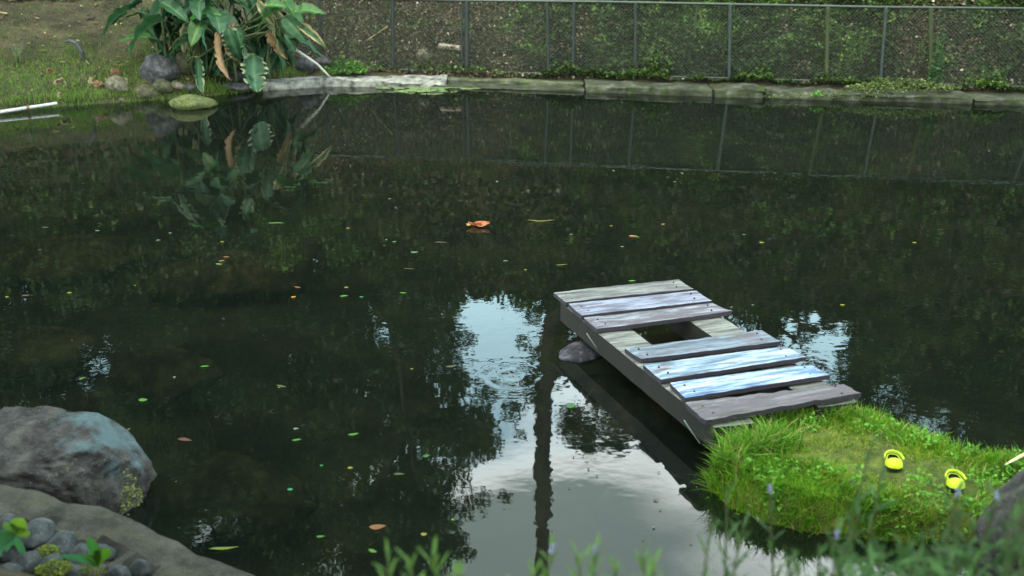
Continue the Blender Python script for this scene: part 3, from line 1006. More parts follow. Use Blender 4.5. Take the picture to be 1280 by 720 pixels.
# ------------------------------------------------------------------ leaves over the slope behind the fence
def brownness(x, z):
    """1 where the slope is dry litter, 0 where ivy covers it"""
    k = 0.93 - 0.9 * sm(-0.6, 2.4, x + 0.9 * fbm((x, z, 0), 0.9))
    k = max(k, 0.30 * sm(0.05, 0.45, fbm((x * 1.0, z * 0.8, 8), 0.55, 3)))
    k = max(k, sm(6.0, 6.8, x) * (1 - sm(7.4, 8.2, x)) * 0.8 * (1 - sm(1.0, 2.5, z)))
    return k
def slope_cover():
    P, S, C = [], [], []
    n1 = 170000
    for i in range(n1 + 85000):
        if i < n1:
            x = rnd.uniform(-4.6, 11.0); y = fence_y(x) - 0.12 + rnd.random() * 1.97
            s = rnd.uniform(0.03, 0.075)
        else:
            x = rnd.uniform(-13, 15); y = fence_y(x) + 1.8 + rnd.random() * 5.5
            s = rnd.uniform(0.07, 0.16)
        z = ground_z(x, y)
        lump = fbm((x, y, z), 2.3, 4)
        br = brownness(x, z) * (1 - 0.6 * sm(1.8, 3.5, z))
        isb = rnd.random() < br * 0.93
        if isb and i < n1 and rnd.random() < 0.35: continue
        off = 0.02 + (0.34 if i < n1 else 0.6) * max(0, lump + 0.2) * (0.4 + 0.6 * rnd.random()) if not isb else 0.05 * rnd.random() + 0.008
        P.append((x, y - off * 0.75, z + off * 0.65))
        if isb:
            k = rnd.uniform(0.5, 1.5)
            c = rnd.choice([(0.11, 0.075, 0.042), (0.17, 0.125, 0.075), (0.055, 0.038, 0.024), (0.22, 0.18, 0.12)])
            if rnd.random() < 0.05: c = (0.5, 0.46, 0.36)
            s *= rnd.uniform(0.5, 1.1)
        else:
            k = rnd.uniform(0.5, 1.35) * (1.0 + 1.2 * max(-0.3, fbm((x * 1.3, z * 1.3, 40), 1.0, 3)))
            c = rnd.choice([(0.045, 0.10, 0.018), (0.06, 0.12, 0.02), (0.025, 0.062, 0.014), (0.095, 0.155, 0.028)])
            if lump > 0.15 and rnd.random() < 0.35: c = (0.12, 0.22, 0.03)
        S.append(s); k *= 0.54 if i < n1 else 0.45
        if isb: k *= 1.25
        C.append((c[0] * k, c[1] * k, c[2] * k))
    o = leaf_scatter('ivy_cover', np.array(P), np.array(S), np.array(C), tilt=0.65, aspect=0.75, seed=9)
    tag(o, 'small ivy leaves and dry litter covering the slope', 'ground cover', kind='stuff')
slope_cover()
def upper_bank():
    P, S, C = [], [], []
    for i in range(26000):
        x = rnd.uniform(-14, -3.4); k = rnd.uniform(3.6, 12)
        y = interp(FAR, x) + k; z = ground_z(x, y)
        lump = fbm((x, y, z), 1.2, 3)
        P.append((x, y - 0.02, z + 0.03 + 0.5 * max(0, lump) * rnd.random())); S.append(rnd.uniform(0.06, 0.16))
        g = rnd.uniform(0.5, 1.2)
        c = rnd.choice([(0.04, 0.075, 0.018), (0.055, 0.095, 0.02), (0.025, 0.05, 0.014), (0.07, 0.055, 0.03)])
        C.append(tuple(q * g for q in c))
    tag(leaf_scatter('bank_plants', np.array(P), np.array(S), np.array(C), tilt=0.7, aspect=0.6, seed=29), 'low dark leafy cover higher up the left bank', 'ground cover', kind='stuff')
upper_bank()
# dry grass stalks on the brown part and a few thin runners
P, H, Wd, C = [], [], [], []
for i in range(7000):
    x = rnd.uniform(-4.4, 2.4); y = fence_y(x) + 0.15 + rnd.random() * 1.6
    if rnd.random() > brownness(x, 0.5) + 0.05: continue
    P.append((x, y, ground_z(x, y) - 0.01)); H.append(rnd.uniform(0.05, 0.16)); Wd.append(rnd.uniform(0.004, 0.009))
    k = rnd.uniform(0.6, 1.3); C.append((0.19 * k, 0.15 * k, 0.075 * k))
tag(blades('dry_grass', np.array(P), np.array(H), np.array(Wd), np.array(C), lean=1.2, mat=M_dry, seed=8, segs=2),
    'straw coloured dry grass on the brown part of the slope', 'dry grass', kind='stuff')

# weeds over the kerb at the right, vine foot etc.
def clump(name, cx, cy, zf, n, rx, ry, h, s0, s1, cols, label, cat, seed, mat=None, kind=None, group=None, hang=0.0, aspect=0.6):
    r = random.Random(seed)
    P, S, C = [], [], []
    for i in range(n):
        a = r.uniform(0, 6.283); q = math.sqrt(r.random())
        x = cx + rx * q * math.cos(a); y = cy + ry * q * math.sin(a)
        z = zf(x, y) + h * r.random() * (1.15 - q) - hang * q
        P.append((x, y, z)); S.append(r.uniform(s0, s1))
        k = r.uniform(0.6, 1.35); c = r.choice(cols); C.append((c[0] * k, c[1] * k, c[2] * k))
    o = leaf_scatter(name, np.array(P), np.array(S), np.array(C), seed=seed, aspect=aspect, mat=mat or M_leaf)
    return tag(o, label, cat, group, kind)
G1 = [(0.05, 0.13, 0.02), (0.08, 0.19, 0.025), (0.035, 0.09, 0.02)]
G2 = [(0.07, 0.12, 0.03), (0.05, 0.08, 0.02), (0.12, 0.15, 0.04)]
def kz(h): return lambda x, y: h
clump('creeper', 6.35, 16.25, kz(0.16), 1500, 0.95, 0.30, 0.20, 0.02, 0.055, G2, 'trailing creeper spilling over the right part of the kerb', 'creeper', 31, kind='stuff')
clump('creeper', 5.5, 16.02, kz(0.06), 900, 1.5, 0.10, 0.14, 0.015, 0.04, G2, 'thin tangle of runners hanging along the grey kerb face', 'creeper', 32, kind='stuff')
clump('ivy', fp(1166), fence_y(7) - 0.1, kz(0.25), 900, 0.12, 0.06, 1.25, 0.02, 0.05, [(0.04, 0.09, 0.03), (0.05, 0.11, 0.04)], 'ivy climbing the second fence post from the right', 'ivy', 33, kind='stuff')
clump('small_weed', 4.9, 15.95, kz(0.1), 60, 0.10, 0.04, 0.08, 0.03, 0.06, [(0.09, 0.24, 0.03)], 'fresh green weed sprouting from the long overgrown kerb', 'weed', 34)
clump('leafy_weed', U(438, 78, .2).x + .05, 17.75, kz(0.18), 500, 0.42, 0.22, 0.30, 0.04, 0.10, G1, 'low leafy green weeds between the large-leaved plant and the fence', 'weeds', 35, kind='stuff')
clump('leafy_weed', -1.75, 18.25, kz(0.2), 160, 0.35, 0.12, 0.22, 0.03, 0.07, G1, 'green weeds growing behind the fence beside the whitish stone', 'weeds', 36, kind='stuff')
clump('fresh_weed', U(563, 82, .2).x, 17.95, kz(0.2), 50, 0.14, 0.06, 0.10, 0.03, 0.06, [(0.09, 0.22, 0.03)], 'bright little weed at the foot of the thick fence post', 'weed', 37)
# moss patch and duckweed at the kerb foot
P, S, C = [], [], []
while len(P) < 2300:
    x = rnd.uniform(-2.35, -0.15); y = interp(FAR, x) - rnd.uniform(0.0, 0.95) 
    t = (x + 2.35) / 2.2
    if (interp(FAR, x) - y) > 0.85 * math.sin(math.pi * min(1, 0.12 + t * 0.8)) ** 1.2 * (1 - 0.75 * sm(0.45, 0.9, t)): continue
    if fbm((x, y, 4), 3.5) < -0.12: continue
    P.append((x, y, 0.006 + 0.004 * rnd.random())); S.append(rnd.uniform(0.03, 0.075))
    k = rnd.uniform(0.7, 1.3); c = rnd.choice([(0.17, 0.24, 0.10), (0.12, 0.20, 0.05), (0.22, 0.27, 0.16)])
    C.append(tuple(q * k for q in c))
tag(leaf_scatter('water_weed', np.array(P), np.array(S), np.array(C), tilt=0.05, aspect=0.8, seed=14),
    'pale green floating weed mat below the whitewashed kerb', 'water weed', kind='stuff')

# ------------------------------------------------------------------ stones on the far edge
M_pale = noise_mat('pale_stone', [(0.35, (0.028, 0.026, 0.017)), (0.5, (0.080, 0.072, 0.050)), (0.65, (0.144, 0.134, 0.101))], scale=15, bump=0.7, bscale=54, bdist=0.02)
M_red = noise_mat('reddish_stone', [(0.3, (0.14, 0.05, 0.035)), (0.6, (0.30, 0.13, 0.09))], scale=15, bump=0.5)
rock('rock', 811, 93, 0.10, (0.155, 0.11, 0.085), M_mossrock, 'rounded mossy rock sitting on the kerb right of the middle', seed=3, sink=0.06)
rock('stone', 693, 91, 0.10, (0.055, 0.05, 0.055), M_pale, 'upright pale stone, tallest of the three on the dark kerb', 'stone', seed=4, sink=0.05)
rock('stone', 699, 93, 0.10, (0.085, 0.05, 0.032), M_pale, 'flat pale stone in the middle of the three on the dark kerb', 'stone', seed=6, sink=0.05)
rock('stone', 707, 93, 0.10, (0.05, 0.04, 0.025), M_pale, 'small pale stone, lowest of the three on the dark kerb', 'stone', seed=7, sink=0.05)
rock('stone', 612, 102, 0.04, (0.062, 0.05, 0.04), M_pale, 'pale stone on the low mossy ledge left of the middle', 'stone', seed=8, sink=0.05)
rock('stone', 691.5, 104, 0.04, (0.05, 0.04, 0.035), M_mossrock, 'dull small stone on the low ledge below the leaning post', 'stone', seed=9, sink=0.05)
rock('stone', 505.5, 101, 0.04, (0.065, 0.05, 0.04), M_red, 'reddish stone at the waterline before the whitewashed kerb', 'stone', seed=10, sink=0.05)
rock('stone', 587, 90, 0.10, (0.09, 0.06, 0.035), M_mossrock, 'brown stone on the kerb beside the thick fence post', 'stone', seed=12, sink=0.1)
rock('stone', 532, 80, 0.24, (0.17, 0.14, 0.17), M_pale, 'large crumbly whitish stone behind the fence', 'stone', seed=13, sink=0.15)
rock('stone', 545, 80, 0.24, (0.10, 0.10, 0.085), M_pale, 'smaller whitish stone right beside the large crumbly one', 'stone', seed=14, sink=0.15)
rock('stone', 502, 73, 0.30, (0.09, 0.05, 0.05), M_pale, 'pale flat chip of stone behind the fence near the weeds', 'stone', seed=15, sink=0.15)
# sawn offcut behind the fence
p0 = UY(549, 57, 18.35); p1 = UY(575, 60, 18.2)
v, f = tube([p0, p0.lerp(p1, .5), p1], [0.05, 0.055, 0.05], 6)
tag(link('log', mesh('log', v, f), mat=noise_mat('pale_log', [(0.35, (0.14, 0.10, 0.07)), (0.6, (0.34, 0.28, 0.22))], scale=9)), 'short pale broken branch lying behind the fence', 'log')
# white bits of litter
# left bank rocks
M_dark = noise_mat('dark_boulder', [(0.35, (0.018, 0.018, 0.02)), (0.5, (0.045, 0.046, 0.05)), (0.65, (0.10, 0.10, 0.105))], scale=12, bump=0.9, bscale=42, bdist=0.03, speck=(0.2, 0.2, 0.21))
def seat(px, py):
    """march the view ray to the ground"""
    dx, dy, dz = ray(px, py)
    t = 3.0
    while t < 60:
        x, y, z = dx * t, dy * t, CAMH + dz * t
        if z <= max(ground_z(x, y), 0.0): break
        t += 0.03
    return x, y, ground_z(x, y)
def brock(px, py, hpx, wpx, mat, label, seed, cat='rock', group=None, rz=0, zbase=0.0, sub=3):
    """bank rock whose foot is at pixel (px,py), hpx tall and wpx wide in the 1280 picture"""
    sx_, sy_, sz_ = seat(px, py)
    p = Vector((sx_, sy_, 0)); zbase = max(zbase if zbase < 0 else -1, sz_ if py < 124 else -0.03)
    s = FPX / (p.y * CT + (CAMH - zbase) * ST)
    w_, h_ = wpx / s / 2, hpx / s / 2 * 1.05
    me = rock_mesh('rock', (w_, max(w_ * 0.75, 0.04), h_), seed, sub)
    me.materials.append(mat)
    o = bpy.data.objects.new('rock' if cat == 'rock' else cat.replace(' ', '_'), me); COL.objects.link(o)
    o.location = (p.x, p.y + w_ * 0.5, zbase + h_ * 0.8); o.rotation_euler = (0, 0, rz)
    return tag(o, label, cat, group)
brock(197, 105, 36, 50, M_dark, 'largest dark grey boulder on the left bank under the plant', 21, zbase=0.12)
brock(229, 96, 30, 26, M_mossrock, 'brown rock wedged right behind the dark boulder', 22, zbase=0.15)
brock(181, 124, 23, 36, M_mossrock, 'rounded mossy rock at the waterline below the dark boulder', 23)
brock(203, 120, 20, 26, M_mossrock, 'brownish rock between the two mossy waterline rocks', 24)
brock(221, 117, 15, 20, M_pale, 'angular tan rock at the waterline right of the boulder', 25)
brock(237, 116, 11, 16, M_dark, 'small dark rock tucked beside the tan one', 26)
brock(239, 137, 19, 54, noise_mat('green_moss_rock', [(0.35, (0.015, 0.016, 0.008)), (0.6, (0.07, 0.075, 0.035))], scale=14, bump=1, bscale=50, moss=(0.07, 0.115, 0.012), moss_amt=0.46), 'low rock capped with bright moss standing in the water', 27, zbase=-0.03)
brock(146, 118, 22, 30, M_pale, 'pale tan rock left of the mossy waterline rocks', 28)
brock(146, 125, 8, 22, M_dark, 'flat wet slab at the water below the pale tan rock', 29, zbase=-0.02)
brock(291, 115, 11, 46, M_dark, 'flat grey slab at the water under the hanging leaves', 30, zbase=-0.02)
brock(296, 104, 16, 30, M_dark, 'grey rock behind the flat slab under the plant', 31, zbase=0.08)
brock(383, 92, 24, 26, M_dark, 'brown round rock behind the white stick', 32, zbase=0.18)
brock(404, 87, 19, 20, M_dark, 'grey rock among weeds at the left end of the fence', 33, zbase=0.2)
brock(337, 88, 28, 34, M_dark, 'dark rock in the shade at the right of the plant', 34, zbase=0.2)
# coconut husks and wood chips on the grass
M_husk = noise_mat('coconut_husk', [(0.3, (0.08, 0.04, 0.02)), (0.6, (0.20, 0.11, 0.06)), (0.8, (0.33, 0.22, 0.14))], scale=21, bump=1, bscale=75, bdist=0.02)
M_ph = noise_mat('faded_husk', [(0.3, (0.098, 0.070, 0.035)), (0.6, (0.238, 0.189, 0.119)), (0.8, (0.315, 0.266, 0.182))], scale=21, bump=1, bscale=75, bdist=0.02)
def husk(px, py, r, mat, label, seed, cat='coconut husk'):
    """half shell of a husk: an open, thick bowl"""
    x, y, z = seat(px, py); r *= 0.72
    bm = bmesh.new()
    bmesh.ops.create_icosphere(bm, subdivisions=3, radius=1)
    geom = [v for v in bm.verts if v.co.z > 0.30]
    bmesh.ops.delete(bm, geom=geom, context='VERTS')
    for v_ in bm.verts:
        p = v_.co
        d = 1 + 0.45 * fbm(p + Vector((seed, 0, 0)), 1.3, 4)
        v_.co = Vector((p.x * r * d, p.y * r * 0.85 * d, p.z * r * 0.8 * d))
    me = bpy.data.meshes.new('husk'); bm.to_mesh(me); bm.free()
    me.materials.append(mat)
    o = bpy.data.objects.new('husk', me); COL.objects.link(o)
    o.location = (x, y, z + r * 0.45)
    o.rotation_euler = (0.9 + 0.4 * math.sin(seed), 0.3 * math.cos(seed * 2), seed)
    md = o.modifiers.new('thick', 'SOLIDIFY'); md.thickness = r * 0.22; md.offset = 0
    return tag(o, label, cat)
husk(76, 108, 0.11, M_ph, 'split pale husk on the grass, leftmost of the husks', 1)
husk(116, 105, 0.10, M_ph, 'yellowed husk half, left of a brown one near the water', 2)
husk(123, 108, 0.10, M_husk, 'brown husk half touching the yellowed one', 3)
husk(145, 93, 0.12, M_husk, 'dark reddish husk alone higher on the grass', 4)
husk(141, 104, 0.09, M_ph, 'small faded husk on top of the pale tan rock', 5)
husk(155, 104, 0.09, M_ph, 'faded open husk right on the edge of the rocks', 6)
husk(63, 92, 0.08, M_husk, 'small dark husk among litter on the left grass', 7)
husk(76, 122, 0.08, M_ph, 'curved pale shell piece at the water beside the white pole', 8)

# white pole in the water at the left edge
p0, p1 = U(-40, 146, 0.05), U(71, 129, 0.09)
v, f = tube([p0, p0.lerp(p1, .5), p1], [0.025, 0.025, 0.021], 10)
M_pvc = plain('white_plastic', (0.42, 0.40, 0.42), 0.45)
pole = empty('pole', p1, 'straight white pole lying over the water at left', 'pole')
link('shaft', mesh('shaft', v, f), pole, M_pvc, world_space=True)
pm = p0.lerp(p1, 0.66)
v, f = tube([pm - (p1 - p0).normalized() * 0.02, pm + (p1 - p0).normalized() * 0.02], 0.031, 10)
link('collar', mesh('collar', v, f), pole, M_husk, world_space=True)
# thin pale stick at the right of the plant
p0, p1 = UY(362, 57, 17.1), U(421, 105, -0.02)
pm = p0.lerp(p1, 0.5) + Vector((0.05, 0, 0.03))
v, f = tube([p0, pm, p1], [0.026, 0.02, 0.014], 7)
tag(link('stick', mesh('stick', v, f), mat=plain('bleached_stick', (0.52, 0.50, 0.45), 0.7)), 'bleached slanting stick with its tip in the water', 'stick')
# reed like stem
p0, p1 = U(436, 71, 0.25), UY(484, 33, 17.9)
v, f = tube([p0, p0.lerp(p1, .5) + Vector((0.02, 0, 0.05)), p1], [0.012, 0.010, 0.006], 6)
tag(link('dry_stem', mesh('dry_stem', v, f), mat=M_straw), 'thin dry stem leaning right over the green weeds', 'stem')
# bent black hose / frond rib on the bank
x0, y0, z0 = seat(106, 78)
pts = [(x0, y0, z0 + 0.02), (x0 - 0.02, y0, z0 + 0.16), (x0 - 0.10, y0 + .02, z0 + 0.30), (x0 - 0.22, y0 + .05, z0 + 0.34), (x0 - 0.36, y0 + .1, z0 + 0.30)]
v, f = tube(pts, [0.02, 0.04, 0.045, 0.025, 0.008], 8)
tag(link('dead_frond', mesh('dead_frond', v, f), mat=plain('blackened_leaf', (0.03, 0.032, 0.035), 0.6)), 'dark curled dead frond on the left grass', 'dead leaf')

# short turf of the left bank
def bank_turf():
    P, H, Wd, C = [], [], [], []
    for i in range(60000):
        x = rnd.uniform(-10.5, -3.6); fy = interp(FAR, x)
        k = rnd.random() ** 1.15 * 4.75 - 0.16
        y = fy + k
        z = ground_z(x, y)
        br = sm(0.9, 3.2, k + 1.2 * fbm((x, y, 0), 1.1, 3)) * 0.75 + 0.10 + 0.25 * sm(0.1, 0.4, fbm((x, y, 5), 1.8))
        isb = rnd.random() < br
        g = rnd.uniform(0.7, 1.3) * (1 + 0.45 * (1 - sm(0.6, 2.2, k)) * (not isb))
        if isb: c = rnd.choice([(0.10, 0.075, 0.035), (0.14, 0.095, 0.05), (0.075, 0.055, 0.03)])
        else: c = rnd.choice([(0.055, 0.125, 0.012), (0.08, 0.16, 0.016), (0.10, 0.14, 0.025)])
        if isb and rnd.random() < 0.45: continue
        P.append((x, y, z - 0.005)); H.append(rnd.uniform(0.025, 0.075) * (0.7 if isb else 1.1) * (1.2 - 0.12 * k) * (1.9 if k < 0.12 else 1)); Wd.append(rnd.uniform(0.006, 0.012))
        C.append(tuple(q * g for q in c))
    tag(blades('turf', np.array(P), np.array(H), np.array(Wd), np.array(C), lean=0.9, seed=21, segs=2), 'thin mossy turf with brown patches on the left bank', 'turf', kind='stuff')
    P, S, C = [], [], []
    for i in range(2600):
        x = rnd.uniform(-10.5, -3.6); y = interp(FAR, x) + rnd.random() * 5
        P.append((x, y, ground_z(x, y) + rnd.uniform(0.02, 0.045))); S.append(rnd.uniform(0.02, 0.07))
        g = rnd.uniform(0.6, 1.3); c = rnd.choice([(0.18, 0.12, 0.06), (0.12, 0.08, 0.05), (0.26, 0.21, 0.11), (0.07, 0.05, 0.035)])
        C.append(tuple(q * g for q in c))
    tag(leaf_scatter('leaf_litter', np.array(P), np.array(S), np.array(C), tilt=0.35, seed=23, mat=M_dry), 'scattered dry leaf litter on the left bank', 'leaf litter', kind='stuff')
bank_turf()
def fallen(px, py, size, c, label, seed):
    x, y, z = seat(px, py)
    o = leaf_obj('fallen_leaf', size, c, seed)
    o.location = (x, y, z + 0.045); o.rotation_euler = (0.35, 0.2 * math.sin(seed), seed)
    tag(o, label, 'dead leaf', 'fallen leaves on the left bank')
def leaf_obj(name, size, c, seed, asp=0.45, curl=0.25, mat=None):
    v, f = [], []
    n = 6
    for i in range(n + 1):
        t = i / n
        w_ = asp * 0.5 * math.sin(math.pi * t ** 0.8) ** 0.8 + 0.004
        z = curl * 0.5 * (t - 0.5) ** 2 + 0.02 * math.sin(seed + t * 5)
        for s in (-1, 0, 1):
            v.append(((t - 0.5) * size, s * w_ * size, (z + abs(s) * curl * 0.22) * size))
    for i in range(n):
        for s in (0, 1):
            a = i * 3 + s
            f.append((a, a + 1, a + 4, a + 3))
    me = mesh(name, v, f, np.tile(np.array(c), (len(v), 1)))
    return link(name, me, mat=mat or M_leaf, smooth=True)
for i, (px, py, s, c, lb) in enumerate([
        (5, 20, 0.16, (0.40, 0.27, 0.16), 'pale tan leaf at the top left corner of the bank'),
        (30, 40, 0.10, (0.45, 0.32, 0.15), 'small ochre leaf high on the left bank'),
        (54, 68, 0.14, (0.33, 0.33, 0.12), 'narrow yellowish leaf lying beside the dark curled frond'),
        (78, 81, 0.10, (0.42, 0.42, 0.12), 'yellow leaf in the middle of the left grass'),
        (47, 84, 0.08, (0.3, 0.3, 0.12), 'curled yellow-green leaf near the grass tuft'),
        (112, 26, 0.16, (0.035, 0.03, 0.03), 'blackened leaf on brown soil left of the plant'),
        (47, 26, 0.10, (0.24, 0.17, 0.09), 'brown leaf near the top of the left bank'),
        (94, 50, 0.10, (0.26, 0.19, 0.10), 'brown leaf just above the dark curled frond'),
        (120, 32, 0.12, (0.35, 0.26, 0.14), 'tan leaf beside the blackened leaf')]):
    fallen(px, py, s, c, lb, i + 1)
# spiky tuft
def tuft(px, py, n, h, cols, label, seed, cat='grass tuft'):
    x, y, z = seat(px, py)
    P = np.array([(x + rnd.uniform(-.05, .05), y + rnd.uniform(-.04, .04), z) for _ in range(n)])
    o = blades('grass_tuft', P, np.array([rnd.uniform(0.6, 1.1) * h for _ in range(n)]), np.array([rnd.uniform(.012, .022) for _ in range(n)]),
               np.array([rnd.choice(cols) for _ in range(n)]), lean=1.1, seed=seed, segs=4)
    tag(o, label, cat)
tuft(24, 79, 26, 0.38, [(0.10, 0.14, 0.06), (0.14, 0.18, 0.10)], 'spiky grey-green grass tuft on the left bank', 51)

# ------------------------------------------------------------------ the large-leaved plant
def big_leaf_variant(kind, seed):
    """blade along +X from the stalk joint at the origin; drooping tip; torn edges"""
    r = random.Random(seed)
    n, m = 16, 8
    v, f, c = [], [], []
    L = 1.0; W_ = {'broad': 0.52, 'narrow': 0.32, 'torn': 0.44, 'dry': 0.26, 'wilt': 0.36}[kind]
    droop = {'broad': 0.55, 'narrow': 0.45, 'torn': 0.75, 'dry': 0.9, 'wilt': 0.55}[kind]
    for i in range(n + 1):
        t = i / n
        ang = droop * t * 1.3
        x = L * (math.sin(ang) / (droop * 1.3) if droop > 0 else t)
        z = -L * (1 - math.cos(ang)) / (droop * 1.3)
        w_ = W_ * 0.5 * (math.sin(math.pi * min(1, t ** 0.72)) ** 0.62) * (1 - 0.15 * t)
        for j in range(m + 1):
            s = 2 * j / m - 1
            tear = 0
            if kind in ('torn', 'dry', 'wilt') and abs(s) > 0.55:
                tear = (0.35 if kind != 'wilt' else 0.2) * abs(noise.noise(Vector((t * 13, s * 2, seed)))) * 2
            ww = s * w_ * (1 - tear)
            fold = (0.30 if kind != 'dry' else 0.8) * abs(s) * w_ + 0.02 * math.sin(t * 22 + seed) * abs(s)
            rip = 0.03 * fbm((t * 6, s * 3, seed), 1.0, 3)
            v.append((x, ww, z + (fold if kind != 'torn' else -fold) + rip))
            if kind == 'dry':
                b0 = np.array([0.17, 0.115, 0.065]) * r.uniform(0.7, 1.25)
            elif kind == 'wilt':
                k = min(1, max(0, (abs(s) - 0.35) * 1.8 + 1.4 * noise.noise(Vector((t * 4, s * 2, seed)))))
                b0 = np.array([0.03, 0.085, 0.035]) * (1 - k) + np.array([0.30, 0.22, 0.11]) * k
            else:
                g = 1 + 0.25 * noise.noise(Vector((t * 3, s * 2, seed + 3)))
                stripe = 1 + 0.10 * math.sin(t * 60 + abs(s) * 8)
                b0 = np.array([0.014, 0.052, 0.021]) * g * stripe
                if abs(s) < 0.05: b0 = np.array([0.05, 0.11, 0.05])
                if kind == 'torn' and abs(s) > 0.9: b0 = np.array([0.22, 0.24, 0.14])
            c.append(b0)
    for i in range(n):
        for j in range(m):
            if kind in ('torn', 'dry') and j in (0, m - 1) and noise.noise(Vector((i * 1.7, j, seed))) > 0.12: continue
            a = i * (m + 1) + j
            f.append((a, a + 1, a + m + 2, a + m + 1))
    me = mesh('leaf', v, f, np.array(c))
    me.materials.append(M_gloss if kind not in ('dry',) else M_dry)
    me.polygons.foreach_set('use_smooth', [True] * len(me.polygons))
    return me
LV = {k: [big_leaf_variant(k, s) for s in range(3 if k in ('broad', 'torn') else 2)] for k in ('broad', 'narrow', 'torn', 'dry', 'wilt')}
def tint(me, m):
    q = me.copy(); at = q.color_attributes['Col']
    a = np.zeros(len(q.vertices) * 4, dtype=np.float32); at.data.foreach_get('color', a)
    a = a.reshape(-1, 4); a[:, :3] *= np.array(m); at.data.foreach_set('color', a.ravel()); return q
LV['light'] = [tint(x, (1.6, 1.5, 0.75)) for x in LV['broad'][:2]]
LV['grey'] = [tint(x, (1.5, 1.35, 1.25)) for x in LV['broad'][:2]]
LV['teal'] = [tint(LV['narrow'][0], (2.6, 2.6, 3.6))]
PB = Vector((-5.0, 17.0, 0.30))
plant = empty('broad_leaved_plant', PB, 'large clump of broad glossy leaves with brown wilted ones at the waterline', 'plant')
M_stem = noise_mat('leaf_stalk', [(0.35, (0.03, 0.05, 0.02)), (0.6, (0.07, 0.10, 0.04)), (0.8, (0.16, 0.13, 0.08))], scale=9, stretch=(1, 1, .3))
pr_ = random.Random(5)
def stalk(p0, p1, r=0.02, bend=0.12):
    mid = p0.lerp(p1, 0.55) + Vector((0, 0, 1)) * bend * (p1 - p0).length
    pts = []
    for i in range(7):
        t = i / 6
        pts.append(p0 * (1 - t) ** 2 + mid * 2 * t * (1 - t) + p1 * t * t)
    v, f = tube(pts, [r * (1.15 - 0.6 * i / 6) for i in range(7)], 6)
    return link('stem', mesh('stem', v, f), plant, M_stem, world_space=True, smooth=True)
def put_leaf(kind, p, direction, L, roll=0.0, idx=0, stem=True, root=None, wid=1.0):
    d = Vector(direction).normalized()
    xa = d; up = Vector((0, 0, 1))
    ya = up.cross(xa)
    if ya.length < 0.05: ya = Vector((0, 1, 0)) if abs(xa.y) < .9 else Vector((1, 0, 0))
    ya.normalize(); za = xa.cross(ya)
    M = Matrix((xa, ya, za)).transposed() @ Matrix.Rotation(roll, 3, 'X')
    arr = LV[kind]
    o = bpy.data.objects.new('leaf', arr[idx % len(arr)]); COL.objects.link(o)
    o.rotation_mode = 'QUATERNION'
    o.rotation_quaternion = M.to_quaternion()
    o.location = Vector(p) - PB
    o.scale = (L, L * wid * pr_.uniform(.8, 1.15), L * pr_.uniform(0.8, 1.5))
    o.parent = plant
    if stem:
        b_ = root or (PB + Vector((pr_.uniform(-.7, .9), pr_.uniform(-.2, .35), -0.05)))
        if (b_ - Vector(p)).length > 0.2: stalk(b_, Vector(p))
    return o
# leaves seen one by one in the photograph (joint pixel, tip pixel, distance)
def seen(kind, a, b_, Y0, Y1, roll=0.0, idx=0, stem=True, wid=1.0):
    p, q = UY(a[0], a[1], Y0), UY(b_[0], b_[1], Y1)
    return put_leaf(kind, p, q - p, (q - p).length * 1.12, roll, idx, stem, wid=wid)
seen('grey', (164, 12), (119, 27), 16.6, 16.3, 0.5, 0)
seen('grey', (205, 25), (148, 43), 16.5, 16.1, 0.6, 1)
seen('narrow', (180, 8), (187, 63), 16.9, 16.7, 1.3, 0, wid=2.0)
seen('wilt', (243, 40), (207, 50), 16.4, 16.2, 0.3, 0)
seen('grey', (238, 50), (206, 60), 16.3, 16.0, 0.7, 0)
seen('teal', (255, 32), (252, 62), 16.1, 16.0, 1.2, 0, wid=0.9)
seen('torn', (248, 72), (243, 115), 15.95, 15.9, 1.2, 0, wid=0.75)
seen('dry', (276, 38), (268, 100), 16.0, 15.95, 1.0, 0)
seen('dry', (298, 32), (268, 42), 16.2, 16.0, 0.2, 1)
seen('dry', (283, 60), (284, 78), 16.0, 15.95, 1.4, 1, wid=1.6)
seen('torn', (284, 34), (298, 78), 15.9, 15.85, 1.1, 1, wid=1.2)
seen('grey', (296, 36), (300, 60), 15.95, 15.9, 1.0, 1, wid=1.2)
seen('torn', (305, 58), (302, 100), 15.9, 15.85, 1.3, 2, wid=0.65)
seen('torn', (318, 68), (312, 113), 15.85, 15.8, 1.4, 1, wid=1.7)
seen('wilt', (342, 30), (344, 72), 16.2, 16.1, 1.2, 1, wid=1.3)
seen('dry', (335, 40), (352, 74), 16.25, 16.1, 1.0, 0, wid=1.1)
seen('grey', (355, 22), (378, 44), 16.4, 16.2, 0.8, 0, wid=1.1)
seen('wilt', (372, 30), (402, 48), 16.4, 16.2, 0.8, 1, wid=1.0)
seen('light', (366, 17), (392, 2), 16.4, 16.2, 0.5, 0)
seen('light', (350, 12), (316, 22), 16.3, 16.1, 0.5, 1)
seen('light', (240, 20), (263, 8), 16.4, 16.2, 0.8, 0, wid=1.2)
seen('grey', (200, 2), (232, 16), 16.4, 16.2, 0.5, 1)
seen('broad', (262, 18), (300, 30), 16.5, 16.3, 0.5, 0, wid=1.2)
seen('broad', (255, 25), (215, 20), 16.5, 16.4, 0.6, 1)
seen('broad', (262, 18), (268, 50), 16.3, 16.2, 1.2, 2)
seen('light', (330, 8), (352, 0), 16.3, 16.2, 0.5, 1)
seen('wilt', (322, 2), (342, 28), 16.3, 16.2, 0.9, 0)
